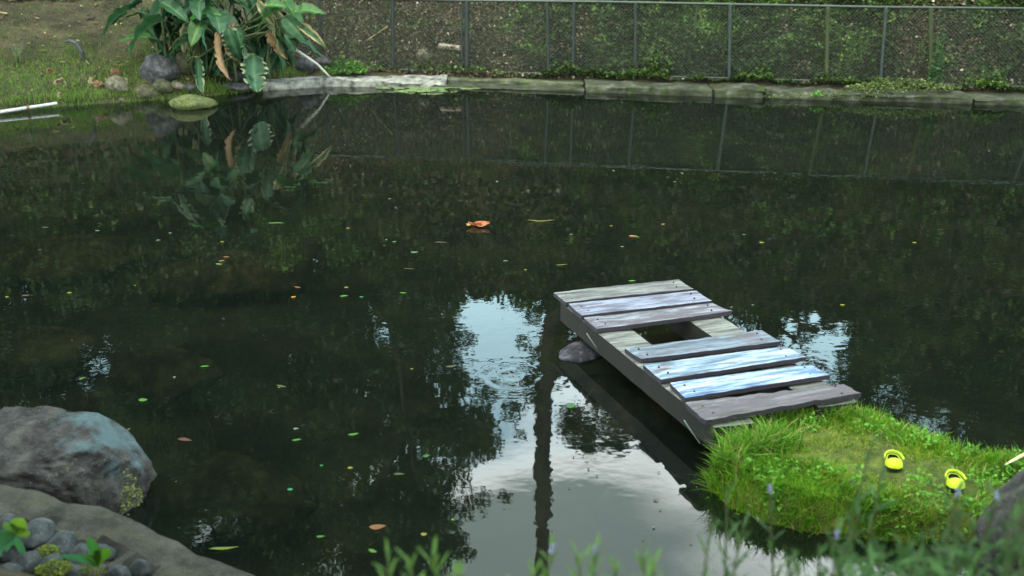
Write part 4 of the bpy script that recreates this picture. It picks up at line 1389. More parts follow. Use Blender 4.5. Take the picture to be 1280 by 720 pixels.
# the rest of the clump: upper leaves that show in the mirror image
for i in range(74):
    a = pr_.uniform(0, 2 * math.pi)
    rr = pr_.uniform(0.1, 1.25)
    z = pr_.uniform(0.9, 2.35) - 0.35 * rr
    p = PB + Vector((math.cos(a) * rr * 1.05, math.sin(a) * rr * 0.45 - 0.1, z))
    d = Vector((math.cos(a) + pr_.uniform(-.4, .4), math.sin(a) * 0.7 - 0.25, pr_.uniform(-1.3, 0.25)))
    kind = pr_.choice(['broad', 'broad', 'broad', 'grey', 'narrow', 'light', 'torn', 'wilt' if z < 1.6 else 'broad', 'dry' if z < 1.4 else 'torn'])
    put_leaf(kind, p, d, pr_.uniform(0.42, 0.72), pr_.uniform(-.5, .5), i, stem=i % 2 == 0)
for i in range(26):
    p0 = PB + Vector((pr_.uniform(-.9, 1.1), pr_.uniform(-.3, .35), -0.1))
    p1 = p0 + Vector((pr_.uniform(-.35, .35), pr_.uniform(-.2, .2), pr_.uniform(0.9, 1.8)))
    stalk(p0, p1, pr_.uniform(0.012, 0.03), 0.02)
for i in range(120):
    p = PB + Vector((pr_.uniform(-1.0, 1.35), pr_.uniform(-.1, .35), pr_.uniform(0.30, 1.15)))
    put_leaf('broad', p, Vector((pr_.uniform(-1, 1), pr_.uniform(-.8, .2), pr_.uniform(-1.2, -.2))), pr_.uniform(0.3, 0.55), pr_.uniform(-.8, .8), i, stem=False)

# ------------------------------------------------------------------ near left: boulder, ledge, cobbles
def ledge():
    """mortared stone edge of the near bank, sloping into the water"""
    E = [V2(U(-120, 585, 0.42)), V2(U(0, 607, 0.42)), V2(U(70, 618, 0.40)), V2(U(150, 645, 0.36)), V2(U(235, 678, 0.30)), V2(U(330, 722, 0.20)), V2(U(430, 770, 0.08)), V2(U(520, 820, -0.05))]
    ez = [0.42, 0.42, 0.40, 0.36, 0.30, 0.20, 0.08, -0.05]
    rows = 26; cols = 80
    v, f = [], []
    for i in range(cols + 1):
        t = i / cols * (len(E) - 1); k = min(len(E) - 2, int(t)); q = t - k
        e = E[k].lerp(E[k + 1], q); z0 = ez[k] * (1 - q) + ez[k + 1] * q
        inw = Vector((-0.42, -0.9)).normalized()
        for j in range(rows + 1):
            s = j / rows
            if s < 0.3:      # outer face down to the bed
                a = s / 0.3
                pt = e - inw * (0.10 * (1 - a) ** 2); z = z0 - 0.75 * (1 - a) ** 1.6
            else:
                a = (s - 0.3) / 0.7
                pt = e + inw * (a * 1.3); z = z0 + 0.05 * math.sin(min(1, a * 3) * 1.57) - 0.05 * sm(0.2, 0.4, a) + 0.10 * sm(0.5, 1.0, a)
            n_ = 0.022 * fbm((pt.x, pt.y, z), 2.2, 5)
            n2 = 0.012 * fbm((pt.x, pt.y, z), 9, 4)
            v.append((pt.x + n_ * 0.6, pt.y + n_ * 0.6, z + n_ + n2))
    m = rows + 1
    for i in range(cols):
        for j in range(rows):
            f.append((i * m + j, (i + 1) * m + j, (i + 1) * m + j + 1, i * m + j + 1))
    me = mesh('mortared_ledge', v, f)
    bm = bmesh.new(); bm.from_mesh(me); bmesh.ops.recalc_face_normals(bm, faces=bm.faces)
    bm.to_mesh(me); bm.free()
    root = empty('mortared_ledge', (-2.0, 3.6, 0.3), 'rough grey mortared stone ledge in the bottom left corner', 'stone ledge')
    link('mortar', me, root, M_ledge, world_space=True, smooth=True)
    return root
ledge_o = ledge()
M_cob = noise_mat('cobble', [(0.35, (0.018, 0.021, 0.022)), (0.52, (0.040, 0.046, 0.048)), (0.68, (0.088, 0.100, 0.100))], scale=12, bump=0.6, bscale=20, bdist=0.008, speck=(0.22, 0.24, 0.22))
for i, (px, py, wp, hp) in enumerate([(48, 672, 40, 34), (78, 686, 34, 32), (102, 700, 32, 26), (36, 708, 32, 22), (128, 697, 26, 16), (66, 712, 24, 20),
                                      (176, 716, 24, 14), (16, 694, 26, 22), (8, 664, 30, 26), (95, 725, 30, 18), (12, 722, 26, 20), (-16, 690, 34, 34), (150, 724, 28, 16)]):
    zc = 0.40 - 0.0006 * px
    p = U(px, py, zc)
    s = FPX / (p.y * CT + (CAMH - zc) * ST)
    me = rock_mesh('cobble', (wp / s / 2 * 1.2, hp / s / 2 * 1.5, 0.055), 40 + i, 3, 0.15)
    me.materials.append(M_cob)
    o = bpy.data.objects.new('cobble', me); COL.objects.link(o)
    o.location = (p.x, p.y, zc + 0.015); o.rotation_euler = (0.1, 0.05, rnd.uniform(-.5, .5))
    o.parent = ledge_o; o.matrix_parent_inverse = parent_matrix(ledge_o).inverted()
# earth between the cobbles, its colour blackened to stand for cavity shade
_cs = [o.location.copy() for o in ledge_o.children if o.name.startswith('cobble')]
_lm = [o for o in ledge_o.children if o.name.startswith('mortar')][0].data
_lm.materials.append(noise_mat('cavity_shade_earth', [(0.35, (0.008, 0.008, 0.007)), (0.6, (0.025, 0.023, 0.018))], scale=14, bump=1, bscale=60))
for v_ in _lm.vertices:
    dm = min(((v_.co.x - c.x) ** 2 + (v_.co.y - c.y) ** 2) ** 0.5 for c in _cs)
    v_.co.z -= 0.045 * (1 - sm(0.04, 0.10, dm))
for pg in _lm.polygons:
    c0 = pg.center
    if min(((c0.x - c.x) ** 2 + (c0.y - c.y) ** 2) ** 0.5 for c in _cs) < 0.085 + 0.02 * fbm(c0, 9): pg.material_index = 1
# big boulder
def big_boulder():
    m, n, l, b = nmat('near_boulder')
    bm = bmesh.new()
    bmesh.ops.create_icosphere(bm, subdivisions=6, radius=1)
    for v_ in bm.verts:
        p = v_.co.copy()
        q = Vector((abs(p.x) ** 0.62 * (1 if p.x > 0 else -1), abs(p.y) ** 0.75 * (1 if p.y > 0 else -1), abs(p.z) ** 0.6 * (1 if p.z > 0 else -1)))
        d = 1 + 0.14 * fbm(p + Vector((5, 2, 1)), 1.4, 3) + 0.06 * fbm(p, 4, 4) + 0.01 * fbm(p, 14, 3)
        d += 0.05 * (0.5 - noise.voronoi(p * 2.2 + Vector((3, 1, 4)))[0][0]) + 0.006 * fbm(p, 30, 3)
        q *= d * 0.93
        for ax, lim in (((0.75, 0.35, 0.55), 0.90), ((0.0, -0.2, 1.0), 0.86), ((1.0, -0.1, 0.1), 0.90), ((-0.1, 0.75, 0.65), 0.98), ((0.9, -0.3, 0.1), 0.95), ((-0.3, -0.5, 0.8), 0.95)):
            a = Vector(ax).normalized(); e = q.dot(a) - lim + 0.03 * fbm(p, 3, 3)
            if e > 0: q -= a * e * 0.92
        q.z -= 0.13 * math.exp(-((q.x + 0.02) / 0.10) ** 2) * max(0, q.z)
        v_.co = Vector((q.x * 0.50, q.y * 0.36, q.z * 0.31))
    me = bpy.data.meshes.new('boulder'); bm.to_mesh(me); bm.free()
    me.polygons.foreach_set('use_smooth', [True] * len(me.polygons))
    me.materials.append(M_boulder2)
    o = bpy.data.objects.new('boulder', me); COL.objects.link(o)
    p = U(55, 620, 0.1)
    o.location = (p.x + 0.0, p.y + 0.12, 0.18); o.rotation_euler = (0, 0.06, -0.25)
    tag(o, 'big rounded boulder with pale blue lichen on its shoulder, at the left edge', 'boulder')
M_boulder2 = M_boulder.copy(); M_boulder2.name = 'lichen_boulder'
_n, _l = M_boulder2.node_tree.nodes, M_boulder2.node_tree.links
_b = _n['Principled BSDF']
_src = _b.inputs['Base Color'].links[0].from_socket
_t = _n.new('ShaderNodeTexCoord')
_d = _n.new('ShaderNodeVectorMath'); _d.operation = 'DISTANCE'; _d.inputs[1].default_value = (0.30, 0.22, 0.30)
_l.new(_t.outputs['Object'], _d.inputs[0])
_nz = _n.new('ShaderNodeTexNoise'); _nz.inputs['Scale'].default_value = 9; _nz.inputs['Detail'].default_value = 8
_l.new(_t.outputs['Object'], _nz.inputs['Vector'])
_a = _n.new('ShaderNodeMath'); _a.operation = 'MULTIPLY_ADD'; _a.inputs[1].default_value = 0.95
_l.new(_nz.outputs['Fac'], _a.inputs[0]); _l.new(_d.outputs['Value'], _a.inputs[2])
_r = ramp(_n, [(0.58, (0.9, 0.9, 0.9)), (0.82, (0, 0, 0))])
_l.new(_a.outputs[0], _r.inputs['Fac'])
_m = _n.new('ShaderNodeMix'); _m.data_type = 'RGBA'
_l.new(_r.outputs['Color'], _m.inputs['Factor']); _l.new(_src, _m.inputs['A'])
_m.inputs['B'].default_value = (0.10, 0.155, 0.17, 1)
_l.new(_m.outputs['Result'], _b.inputs['Base Color'])
big_boulder()
clump('moss', U(160, 600, 0.25).x, U(160, 600, 0.25).y, kz(0.10), 260, 0.05, 0.10, 0.26, 0.008, 0.018, [(0.14, 0.17, 0.03), (0.18, 0.2, 0.04)], 'yellow green moss growing on the right flank of the big boulder', 'moss', 61, kind='stuff')
def mosspad(px, py, z, rx, ry, n, label, seed):
    p = U(px, py, z)
    clump('moss', p.x, p.y, kz(z), n, rx, ry, 0.05, 0.006, 0.014, [(0.13, 0.18, 0.015), (0.17, 0.2, 0.02), (0.09, 0.13, 0.02)], label, 'moss', seed, kind='stuff')
mosspad(60, 692, 0.40, 0.05, 0.05, 500, 'upper tuft of bright moss between the cobbles', 62)
mosspad(68, 712, 0.40, 0.08, 0.05, 700, 'lower wide pad of bright moss between the cobbles', 63)
mosspad(112, 716, 0.38, 0.07, 0.03, 300, 'dull moss at the foot of the little strap-leaved sprout', 64)
def leafy(px, py, z, leaves, label, cat='small plant'):
    """small plant: leaves = (dx, dz, length, width, colour) in metres from the foot"""
    p = U(px, py, z)
    root = empty('small_plant', p, label, cat)
    for i, (dx, dz, L, W_, c, rl) in enumerate(leaves):
        n = 8; v, f = [], []
        d = Vector((dx, -0.15 * abs(dx), dz)).normalized()
        side = d.cross(Vector((0, -1, 0.25))).normalized()
        nrm = side.cross(d)
        for k in range(n + 1):
            t = k / n
            w_ = W_ * 0.5 * math.sin(math.pi * t ** rl) ** 0.8 + 0.002
            ct = d * (L * t) + Vector((0, -0.2 * L * t * t, -0.25 * L * t * t))
            for s in (-1, 0, 1):
                q = ct + side * s * w_ + nrm * (abs(s) * w_ * 0.25)
                v.append(q)
        for k in range(n):
            for s in (0, 1):
                a = k * 3 + s; f.append((a, a + 1, a + 4, a + 3))
        cc = np.tile(np.array(c), (len(v), 1)); cc[1::3] *= 1.35
        o = link('leaf', mesh('leaf', v, f, cc), root, M_leaf, smooth=True)
    return root
leafy(122, 708, 0.40, [(-0.8, 0.9, 0.19, 0.032, (0.06, 0.22, 0.08), 1.1), (0.05, 1, 0.24, 0.045, (0.06, 0.23, 0.04), 1.2), (0.45, 0.9, 0.20, 0.05, (0.10, 0.24, 0.02), 1.2), (0.2, 1, 0.15, 0.03, (0.07, 0.19, 0.03), 1.1), (-0.3, 1, 0.12, 0.03, (0.07, 0.19, 0.03), 1.1)],
      'little strap-leaved sprout growing between the cobbles')
leafy(20, 668, 0.50, [(-0.9, -0.35, 0.22, 0.10, (0.09, 0.28, 0.12), 0.8), (-0.1, -0.45, 0.20, 0.11, (0.08, 0.27, 0.10), 0.8), (0.35, 0.75, 0.17, 0.07, (0.20, 0.36, 0.03), 0.9), (0.7, 0.5, 0.10, 0.05, (0.17, 0.3, 0.03), 0.9), (-0.2, 0.9, 0.11, 0.05, (0.12, 0.25, 0.06), 0.9), (-0.9, 0.1, 0.12, 0.06, (0.06, 0.2, 0.07), 0.9)],
      'broad light green leaves hanging over the cobbles at the left edge')
# right boulder
me = rock_mesh('boulder', (0.42, 0.40, 0.42), 77, 5, 0.18); me.materials.append(M_boulder)
o = bpy.data.objects.new('boulder', me); COL.objects.link(o)
p = U(1285, 660, 0.35); o.location = (p.x + 0.16, p.y - 0.18, 0.36)
tag(o, 'grey boulder behind blurred weeds at the bottom right', 'boulder')

# ------------------------------------------------------------------ sunken stones
for i, (px, py, sx, sy, sz) in enumerate([(205, 452, 0.42, 0.30, 0.22), (285, 608, 0.50, 0.30, 0.30), (40, 412, 0.55, 0.4, 0.15), (285, 320, 0.75, 0.5, 0.2), (760, 500, 0.5, 0.4, 0.18), (820, 620, 0.35, 0.25, 0.15), (60, 300, 0.9, 0.6, 0.2)]):
    lbs = ['sunken round stone left of the boulder reflection, halfway up the pond', 'large brown sunken stone right beside the big boulder', 'long flat sunken stone near the left edge', 'dark sunken stone below the plant reflection', 'sunken slab beside the footbridge', 'sunken stone under the cloud reflection near the footbridge foot', 'broad sunken stone at the far left']
    me = rock_mesh('sunken_stone', (sx, sy, sz), 80 + i, 4); me.materials.append(M_subrock)
    o = bpy.data.objects.new('sunken_stone', me); COL.objects.link(o)
    p = U(px, py, -0.25); o.location = (p.x, p.y, -0.16 - sz - (0.10 if py < 430 else 0) if i != 1 else -0.05 - sz); tag(o, lbs[i], 'stone', 'stones under the water')
# ------------------------------------------------------------------ floating leaves
def floater(px, py, Lpx, c, label, seed, rz=None, asp=0.45, name='floating_leaf', grp='leaves floating on the pond', cat='floating leaf', curl=0.12):
    p = U(px, py, 0.0)
    s = FPX / (p.y * CT + CAMH * ST)
    o = leaf_obj(name, Lpx / s, c, seed, asp, curl)
    o.location = (p.x, p.y, 0.006); o.rotation_euler = (0, 0, rz if rz is not None else seed * 1.3)
    return tag(o, label, cat, grp)
GR, YL, OR, TN, WG, OL = (0.12, 0.38, 0.03), (0.42, 0.38, 0.03), (0.40, 0.17, 0.05), (0.18, 0.13, 0.07), (0.25, 0.40, 0.22), (0.12, 0.15, 0.04)
FL = [(179, 501, 14, GR, 'bright green leaf above the big boulder', 0.1, .7), (442, 544, 17, GR, 'bright green leaf left of the trunk reflection, highest of three', 0.35, .35), (533, 571, 11, (0.06, 0.25, 0.03), 'darker green leaf beside the trunk reflection', .4, .7),
      (714, 509, 16, (0.07, 0.30, 0.03), 'round green leaf in the shade left of the footbridge', .2, .65), (499, 594, 18, OL, 'long olive leaf below the darker green leaf', 0, .3), (438, 586, 9, YL, 'small yellow leaf left of the olive leaf', 0, .7),
      (530, 669, 10, YL, 'round yellow leaf near the bottom weeds', 0.3, .8), (466, 690, 15, GR, 'blurred green leaf by the bottom weeds', -.5, .5), (472, 660, 26, OR, 'rusty brown leaf below the small yellow one', .1, .5),
      (371, 551, 15, (0.12, 0.4, 0.04), 'narrow green leaf below a whitish one right of the boulder', .2, .35), (370, 537, 9, WG, 'whitish green fleck just above the narrow green leaf', 0, .6), (231, 551, 24, (0.20, 0.08, 0.04), 'rust brown leaf right of the big boulder', -.25, .35),
      (363, 613, 10, (0.06, 0.40, 0.15), 'small emerald leaf far right of the big boulder', 0, .6), (280, 687, 44, (0.25, 0.36, 0.03), 'long yellow-green blade floating beside the ledge', .15, .14), (402, 583, 6, (0.05, .4, .12), 'tiny emerald fleck among dark water right of the boulder', 0, .7),
      (401, 672, 14, GR, 'short green leaf near white glints at the bottom', 0, .35), (256, 459, 14, GR, 'short green leaf below the middle left', .05, .35), (103, 474, 11, (0.15, .3, .04), 'green leaf above the left rushes', .9, .5),
      (87, 367, 8, (0.22, .5, .03), 'lime green fleck at the left', 0, .6), (9, 372, 6, YL, 'yellow fleck at the left edge', 0, .7), (33, 370, 12, TN, 'tan leaf beside the yellow fleck at left', .1, .35), (367, 372, 8, (0.75, 0.33, 0.03), 'round orange leaf beside the bright glint', 0, .8),
      (372, 360, 12, OR, 'brown leaf above the round orange one', -.5, .35), (283, 322, 10, OR, 'orange-brown leaf, upper of the cluster at left', -.1, .5), (277, 327, 9, (0.6, 0.35, 0.12), 'pale orange leaf in the middle of the left cluster', .5, .4), (274, 331, 11, (0.16, 0.35, 0.05), 'green leaf, lowest of the left cluster', -.1, .5),
      (278, 303, 6, YL, 'yellow fleck above the left cluster', 0, .7), (213, 292, 6, WG, 'pale green fleck, upper of a left pair', 0, .6), (198, 301, 7, WG, 'pale green fleck, lower of a left pair', 0, .6), (430, 371, 13, GR, 'green leaf with a yellow fleck just above it', .1, .45),
      (433, 360, 7, YL, 'yellow fleck above a green leaf left of the bright gap', 0, .7), (452, 372, 7, (0.05, .4, .12), 'emerald fleck right of the green leaf', 0, .6), (504, 367, 11, GR, 'green leaf left of the bright gap', 0, .4), (518, 316, 12, WG, 'pale green leaf above the bright gap', 0, .4),
      (493, 303, 7, WG, 'pale fleck up left of the bright gap', 0, .5), (435, 286, 6, YL, 'single yellow fleck in the middle of dark water', 0, .7), (551, 304, 20, TN, 'thin tan blade above the bright gap', .0, .15), (511, 337, 17, OL, 'thin olive blade left of the bright gap', 0, .15),
      (564, 459, 18, OL, 'olive leaf left of the ripple ring', .4, .35), (676, 277, 40, (0.32, 0.30, 0.06), 'long yellowish twig-like blade far out on the water', .0, .07), (702, 332, 18, (0.30, 0.30, 0.05), 'short yellowish blade behind the footbridge', .05, .15), (657, 338, 5, YL, 'yellow fleck at the right rim of the bright gap', 0, .7),
      (632, 327, 8, WG, 'pale fleck at the top of the bright gap', 0, .5), (791, 296, 13, (0.6, 0.30, 0.10), 'orange leaf beyond the footbridge', 0, .5), (797, 297, 7, GR, 'green fleck touching the orange leaf', 0, .5), (778, 309, 6, WG, 'pale fleck below the orange leaf', 0, .5), (764, 283, 5, YL, 'yellow speck above the orange leaf', 0, .7),
      (829, 281, 6, (0.6, .3, .05), 'orange speck right of the orange leaf', 0, .7), (790, 352, 12, GR, 'green leaf right behind the footbridge', 0, .4), (952, 304, 8, YL, 'yellow leaf far right, left of two flecks', 0, .6), (930, 294, 5, WG, 'pale speck far right', 0, .6), (1143, 304, 7, YL, 'yellow leaf toward the right edge', 0, .6),
      (1053, 382, 8, YL, 'yellow-green leaf right of the broken sky reflection', 0, .6), (941, 382, 5, WG, 'pale speck left of the broken sky reflection', 0, .6), (932, 628, 8, (0.6, .6, .12), 'yellow leaf in the dark water under the promontory', .6, .5), (820, 626, 9, TN, 'tan leaf in the cloud reflection', 0, .5),
      (352, 484, 18, OL, 'olive leaf on dark water in the middle left', -.3, .3), (349, 485, 5, YL, 'speck beside the olive leaf', 0, .6), (160, 538, 10, TN, 'brownish leaf above the rust brown one', .9, .5), (515, 462, 5, YL, 'yellow speck left of the ripple', 0, .7), (345, 280, 26, (0.10, 0.28, 0.04), 'narrow green blade below the plant reflection', -.1, .2),
      (50, 313, 6, TN, 'tan speck far left', 0, .5), (122, 289, 7, WG, 'pale speck left of centre left pair', 0, .5), (57, 285, 12, TN, 'thin pale blade at far left', 0, .3)]
for i, (px, py, L, c, lb, rz, asp) in enumerate(FL):
    floater(px, py, L * 0.82, tuple(q * 0.5 + 0.012 for q in c), lb, i + 1, rz, asp)
fr_ = random.Random(77)
for i in range(24):
    px, py = fr_.uniform(5, 900), fr_.uniform(200, 690)
    if px > 600 and py > 330: continue
    if px < 190 and py > 480: continue
    floater(px, py, fr_.uniform(2.5, 5), fr_.choice([WG, TN, GR, OL, TN]), 'tiny leaf speck drifting on the dark open water', i, None, .6, name='leaf_speck', grp='tiny specks floating on the pond', cat='leaf speck')
for i in range(14):
    px, py = fr_.uniform(690, 880), fr_.uniform(560, 690)
    floater(px, py, fr_.uniform(2.5, 5), fr_.choice([(0.07, 0.07, 0.05), (0.1, 0.1, 0.08), TN]), 'dull leaf speck drifting in the reflected cloud', i, None, .6, name='leaf_speck', grp='dull specks floating in the cloud reflection', cat='leaf speck')
# curled leaf like a tiny boat
root = empty('curled_leaf', U(597, 284, 0.0), 'curled orange-brown dead leaf floating in the far middle', 'dead leaf')
for (dx, c, L, rx, rz) in ((0.04, (0.4, 0.14, 0.06), 0.16, 0.5, 0.1), (-0.03, (0.35, 0.12, 0.05), 0.14, -0.5, -0.3), (-0.09, (0.5, 0.32, 0.10), 0.08, 0.3, 1.2)):
    o = leaf_obj('lobe', L, c, 3, 0.5, 0.7); o.location = (dx, 0, 0.02); o.rotation_euler = (rx, 0, rz); o.parent = root
# rushes under water at the left: fans of thin stems
def rushes(px, py, n, spread, h, label, seed, c=(0.22, 0.20, 0.09)):
    p = U(px, py, -0.05)
    r = random.Random(seed)
    P = np.array([(p.x + r.uniform(-spread, spread), p.y + r.uniform(-.1, .1), -0.30) for _ in range(n)])
    o = blades('rushes', P, np.array([r.uniform(.6, 1) * h for _ in range(n)]), np.full(n, 0.008), np.array([np.array(c) * r.uniform(.6, 1.2) for _ in range(n)]), lean=0.7, seed=seed, segs=4)
    tag(o, label, 'rushes', kind='stuff')
rushes(40, 480, 60, 0.35, 0.32, 'thin submerged rushes near the left edge', 71)
rushes(215, 520, 50, 0.25, 0.30, 'thin submerged rushes above the big boulder', 72)
rushes(400, 470, 40, 0.25, 0.28, 'thin submerged rushes in the middle left water', 73)
rushes(355, 300, 50, 0.22, 0.34, 'brown drowned twigs below the plant reflection', 74, (0.22, 0.14, 0.08))

# ------------------------------------------------------------------ trees (mirrored in the pond)
def foliage_arrays(clumps, dens, leaf, cols, r, hang=0.0):
    P, S, C, A = [], [], [], []
    for (c, rad) in clumps:
        n = int(dens * rad * rad)
        q = r.normal(0, 1, (n, 3)); q /= np.linalg.norm(q, axis=1)[:, None]
        q *= (r.random(n) ** 0.45)[:, None] * rad
        q[:, 2] *= 0.8
        q[:, 2] -= hang * np.abs(r.normal(0, 1, n)) * rad
        P.append(q + np.array(c)); S.append(r.uniform(leaf * 0.6, leaf * 1.3, n))
        base = np.array(cols)[r.integers(0, len(cols), n)] * r.uniform(0.65, 1.35, n)[:, None]
        C.append(base * r.uniform(0.8, 1.2))
    return np.concatenate(P), np.concatenate(S), np.concatenate(C)
TREECOL = [(0.03, 0.06, 0.018), (0.045, 0.08, 0.02), (0.055, 0.095, 0.03)]
def tree(foot, top_r, clumps, label, seed, dens=420, leaf=0.17, cols=TREECOL, trunk_top=None, hang=0.0, name='tree', group='trees above the slope', limbs=True, aspect=0.45, kd=3.2):
    root = empty(name, foot, label, 'tree', group)
    r = np.random.default_rng(seed); rr = random.Random(seed)
    foot = Vector(foot)
    P, S, C = foliage_arrays(clumps, dens * kd, leaf, cols, r, hang)
    o = leaf_scatter('crown', P, S, C, tilt=0.8, aspect=aspect, seed=seed)
    o.parent = root; o.matrix_parent_inverse = parent_matrix(root).inverted()
    cen = sum((Vector(c) for c, _ in clumps), Vector()) / len(clumps)
    tt = Vector(trunk_top) if trunk_top else cen
    pts, rads = [], []
    for i in range(9):
        t = i / 8
        w_ = Vector((0.25 * fbm((seed, t * 3, 0), 1.0, 2), 0.1 * fbm((seed, t * 3, 5), 1.0, 2), 0)) * (foot - tt).length * 0.12
        pts.append(foot.lerp(tt, t) + w_ * math.sin(math.pi * t)); rads.append(top_r * (1.25 - 0.65 * t) + (0.25 * top_r if i == 0 else 0))
    v, f = tube(pts, rads, 10)
    link('trunk', mesh('trunk', v, f), root, M_trunk, world_space=True, smooth=True)
    if limbs:
        for (c, rad) in clumps[:14]:
            t = rr.uniform(0.35, 0.95); a = foot.lerp(tt, t); c = Vector(c)
            mid = a.lerp(c, 0.5) + Vector((0, 0, 0.12 * (c - a).length))
            v, f = tube([a, mid, c], [top_r * 0.45, top_r * 0.28, top_r * 0.1], 6)
            link('limb', mesh('limb', v, f), root, M_trunk, world_space=True, smooth=True)
    return root
def foot_at(x, y): return (x, y, ground_z(x, y) - 0.1)
def crown(px0, px1, py0, py1, Y, n, r0, r1, seed, skip=None, dY=1.5):
    """clumps filling a patch of mirrored sky; py grows with height"""
    r = random.Random(seed); out = []
    k = 0
    while len(out) < n and k < 4000:
        k += 1
        px, py = r.uniform(px0, px1), r.uniform(py0, py1)
        if skip and skip(px, py): continue
        y = Y + r.uniform(-dY, dY)
        out.append((tuple(RY(px, py, y)), r.uniform(r0, r1)))
    return out
# edge of the left mass: columns < edge(row) are dark
EDGE = [(290, 560), (320, 565), (345, 585), (400, 592), (440, 590), (470, 590), (490, 620), (530, 640), (560, 625), (585, 600), (620, 620), (650, 575), (680, 585), (730, 570), (800, 560), (1000, 560)]
def edge(py): return interp(EDGE, py)
def rpx(rad, Y): return rad * FPX / Y * 0.9
def left_skip(px, py): return px + 24 > edge(py)
tree(foot_at(-8.5, 24.5), 0.30, crown(-60, 230, 300, 900, 24, 150, 0.9, 1.4, 1, left_skip), 'dark leafy tree mirrored at the far left of the pond', 101, dens=340)
tree(foot_at(-5.0, 24.8), 0.28, crown(180, 420, 310, 900, 24.5, 105, 0.75, 1.25, 2, left_skip), 'dark leafy tree mirrored left of the middle, above the big boulder', 102, dens=340)
tree(foot_at(-2.0, 24.2), 0.25, crown(380, 600, 318, 900, 24, 120, 0.6, 0.95, 3, left_skip), 'dark tree whose edge is mirrored beside the bright sky gap', 103, dens=380)
tree(foot_at(-13, 24), 0.3, crown(-420, -40, 300, 900, 24, 44, 0.9, 1.5, 4), 'tall dark tree beyond the left edge of the pond', 104, dens=300)
# second row, thicker
tree(foot_at(-6.5, 29), 0.35, crown(-60, 500, 290, 860, 29, 130, 1.1, 1.7, 5, left_skip), 'broad tree standing behind the dark left trees', 105, dens=200, leaf=0.22)
# lobes that reach into the bright sky low in the picture
tree(foot_at(-3.2, 22.8), 0.05, [(tuple(RY(600, 530, 22.5)), 0.40), (tuple(RY(570, 560, 22.5)), 0.5), (tuple(RY(612, 560, 22.5)), 0.40), (tuple(RY(598, 628, 22.5)), 0.42), (tuple(RY(632, 622, 22.5)), 0.22), (tuple(RY(575, 640, 22.5)), 0.4),
                               (tuple(RY(560, 690, 22.5)), 0.45), (tuple(RY(545, 600, 22.5)), 0.5), (tuple(RY(585, 700, 22.5)), 0.25), (tuple(RY(575, 580, 22.5)), 0.42), (tuple(RY(540, 650, 22.5)), 0.5), (tuple(RY(605, 500, 22.5)), 0.42), (tuple(RY(640, 520, 22.5)), 0.36), (tuple(RY(668, 505, 22.5)), 0.3), (tuple(RY(650, 545, 22.5)), 0.24)],
     'feathery tree whose fringe is mirrored beside the long trunk', 106, dens=520, leaf=0.12, hang=0.3, trunk_top=tuple(RY(520, 600, 22.8)))
# middle tree: 600-700 lacy, 700-950 dense to row 575
mid = [(tuple(RY(px, py, 23.5)), rd) for px, py, rd in [
    (672, 350, 0.32), (690, 375, 0.35), (665, 400, 0.28), (700, 410, 0.4), (668, 440, 0.22), (690, 460, 0.35), (640, 330, 0.2), (660, 330, 0.3),
    (715, 350, 0.6), (760, 340, 0.6), (730, 400, 0.6), (780, 390, 0.6), (830, 350, 0.6), (750, 450, 0.6), (720, 480, 0.5), (700, 500, 0.45), (760, 500, 0.55), (810, 440, 0.65), (800, 500, 0.6), (850, 400, 0.6), (880, 340, 0.6),
    (860, 470, 0.65), (840, 530, 0.5), (790, 535, 0.45), (745, 525, 0.42), (715, 530, 0.35), (900, 520, 0.6), (900, 430, 0.6), (920, 380, 0.55), (940, 330, 0.5), (930, 470, 0.5), (660, 490, 0.3), (640, 510, 0.28)]]
mid = [m_ for m_ in mid if m_[1] < 0.42] + crown(556, 588, 322, 500, 23.0, 14, 0.24, 0.36, 36, None, 0.3) + crown(652, 705, 328, 480, 23.2, 30, 0.16, 0.34, 35, None, 0.4) + crown(708, 955, 325, 556, 23.5, 125, 0.42, 0.62, 33, None, 0.6) + crown(690, 850, 540, 572, 23.5, 12, 0.22, 0.34, 34, None, 0.3)
tree(foot_at(2.6, 24.0), 0.18, mid, 'tree whose drooping crown is mirrored behind the footbridge', 107, dens=520, leaf=0.13, hang=0.28)
lace = crown(950, 975, 400, 500, 24, 8, 0.3, 0.42, 37, None, 0.3) + crown(1045, 1085, 340, 480, 24, 14, 0.3, 0.45, 38, None, 0.3) + [(tuple(RY(955, 350, 24.5)), 0.35), (tuple(RY(1060, 345, 24.5)), 0.4), (tuple(RY(1068, 385, 24.5)), 0.4)] + [(tuple(RY(px, py, 24.5)), rd) for px, py, rd in [(985, 370, 0.3), (1005, 420, 0.35), (970, 430, 0.25), (1030, 350, 0.35), (1020, 460, 0.4), (1000, 500, 0.4), (960, 490, 0.35), (1040, 400, 0.35), (975, 340, 0.2), (1050, 480, 0.4)]]
tree(foot_at(5.6, 24.5), 0.12, lace, 'thin lacy tree mirrored in the broken sky patch right of the footbridge', 108, dens=620, leaf=0.12)
tree(foot_at(8.5, 24.0), 0.26, crown(1072, 1420, 300, 720, 23.8, 130, 0.6, 1.15, 9), 'dark leafy tree mirrored at the right edge of the pond', 109, dens=360)
tree(foot_at(10.0, 28.5), 0.3, crown(1050, 1500, 290, 700, 28, 50, 0.9, 1.5, 10), 'broad tree standing behind the right dark tree', 110, dens=220, leaf=0.2)
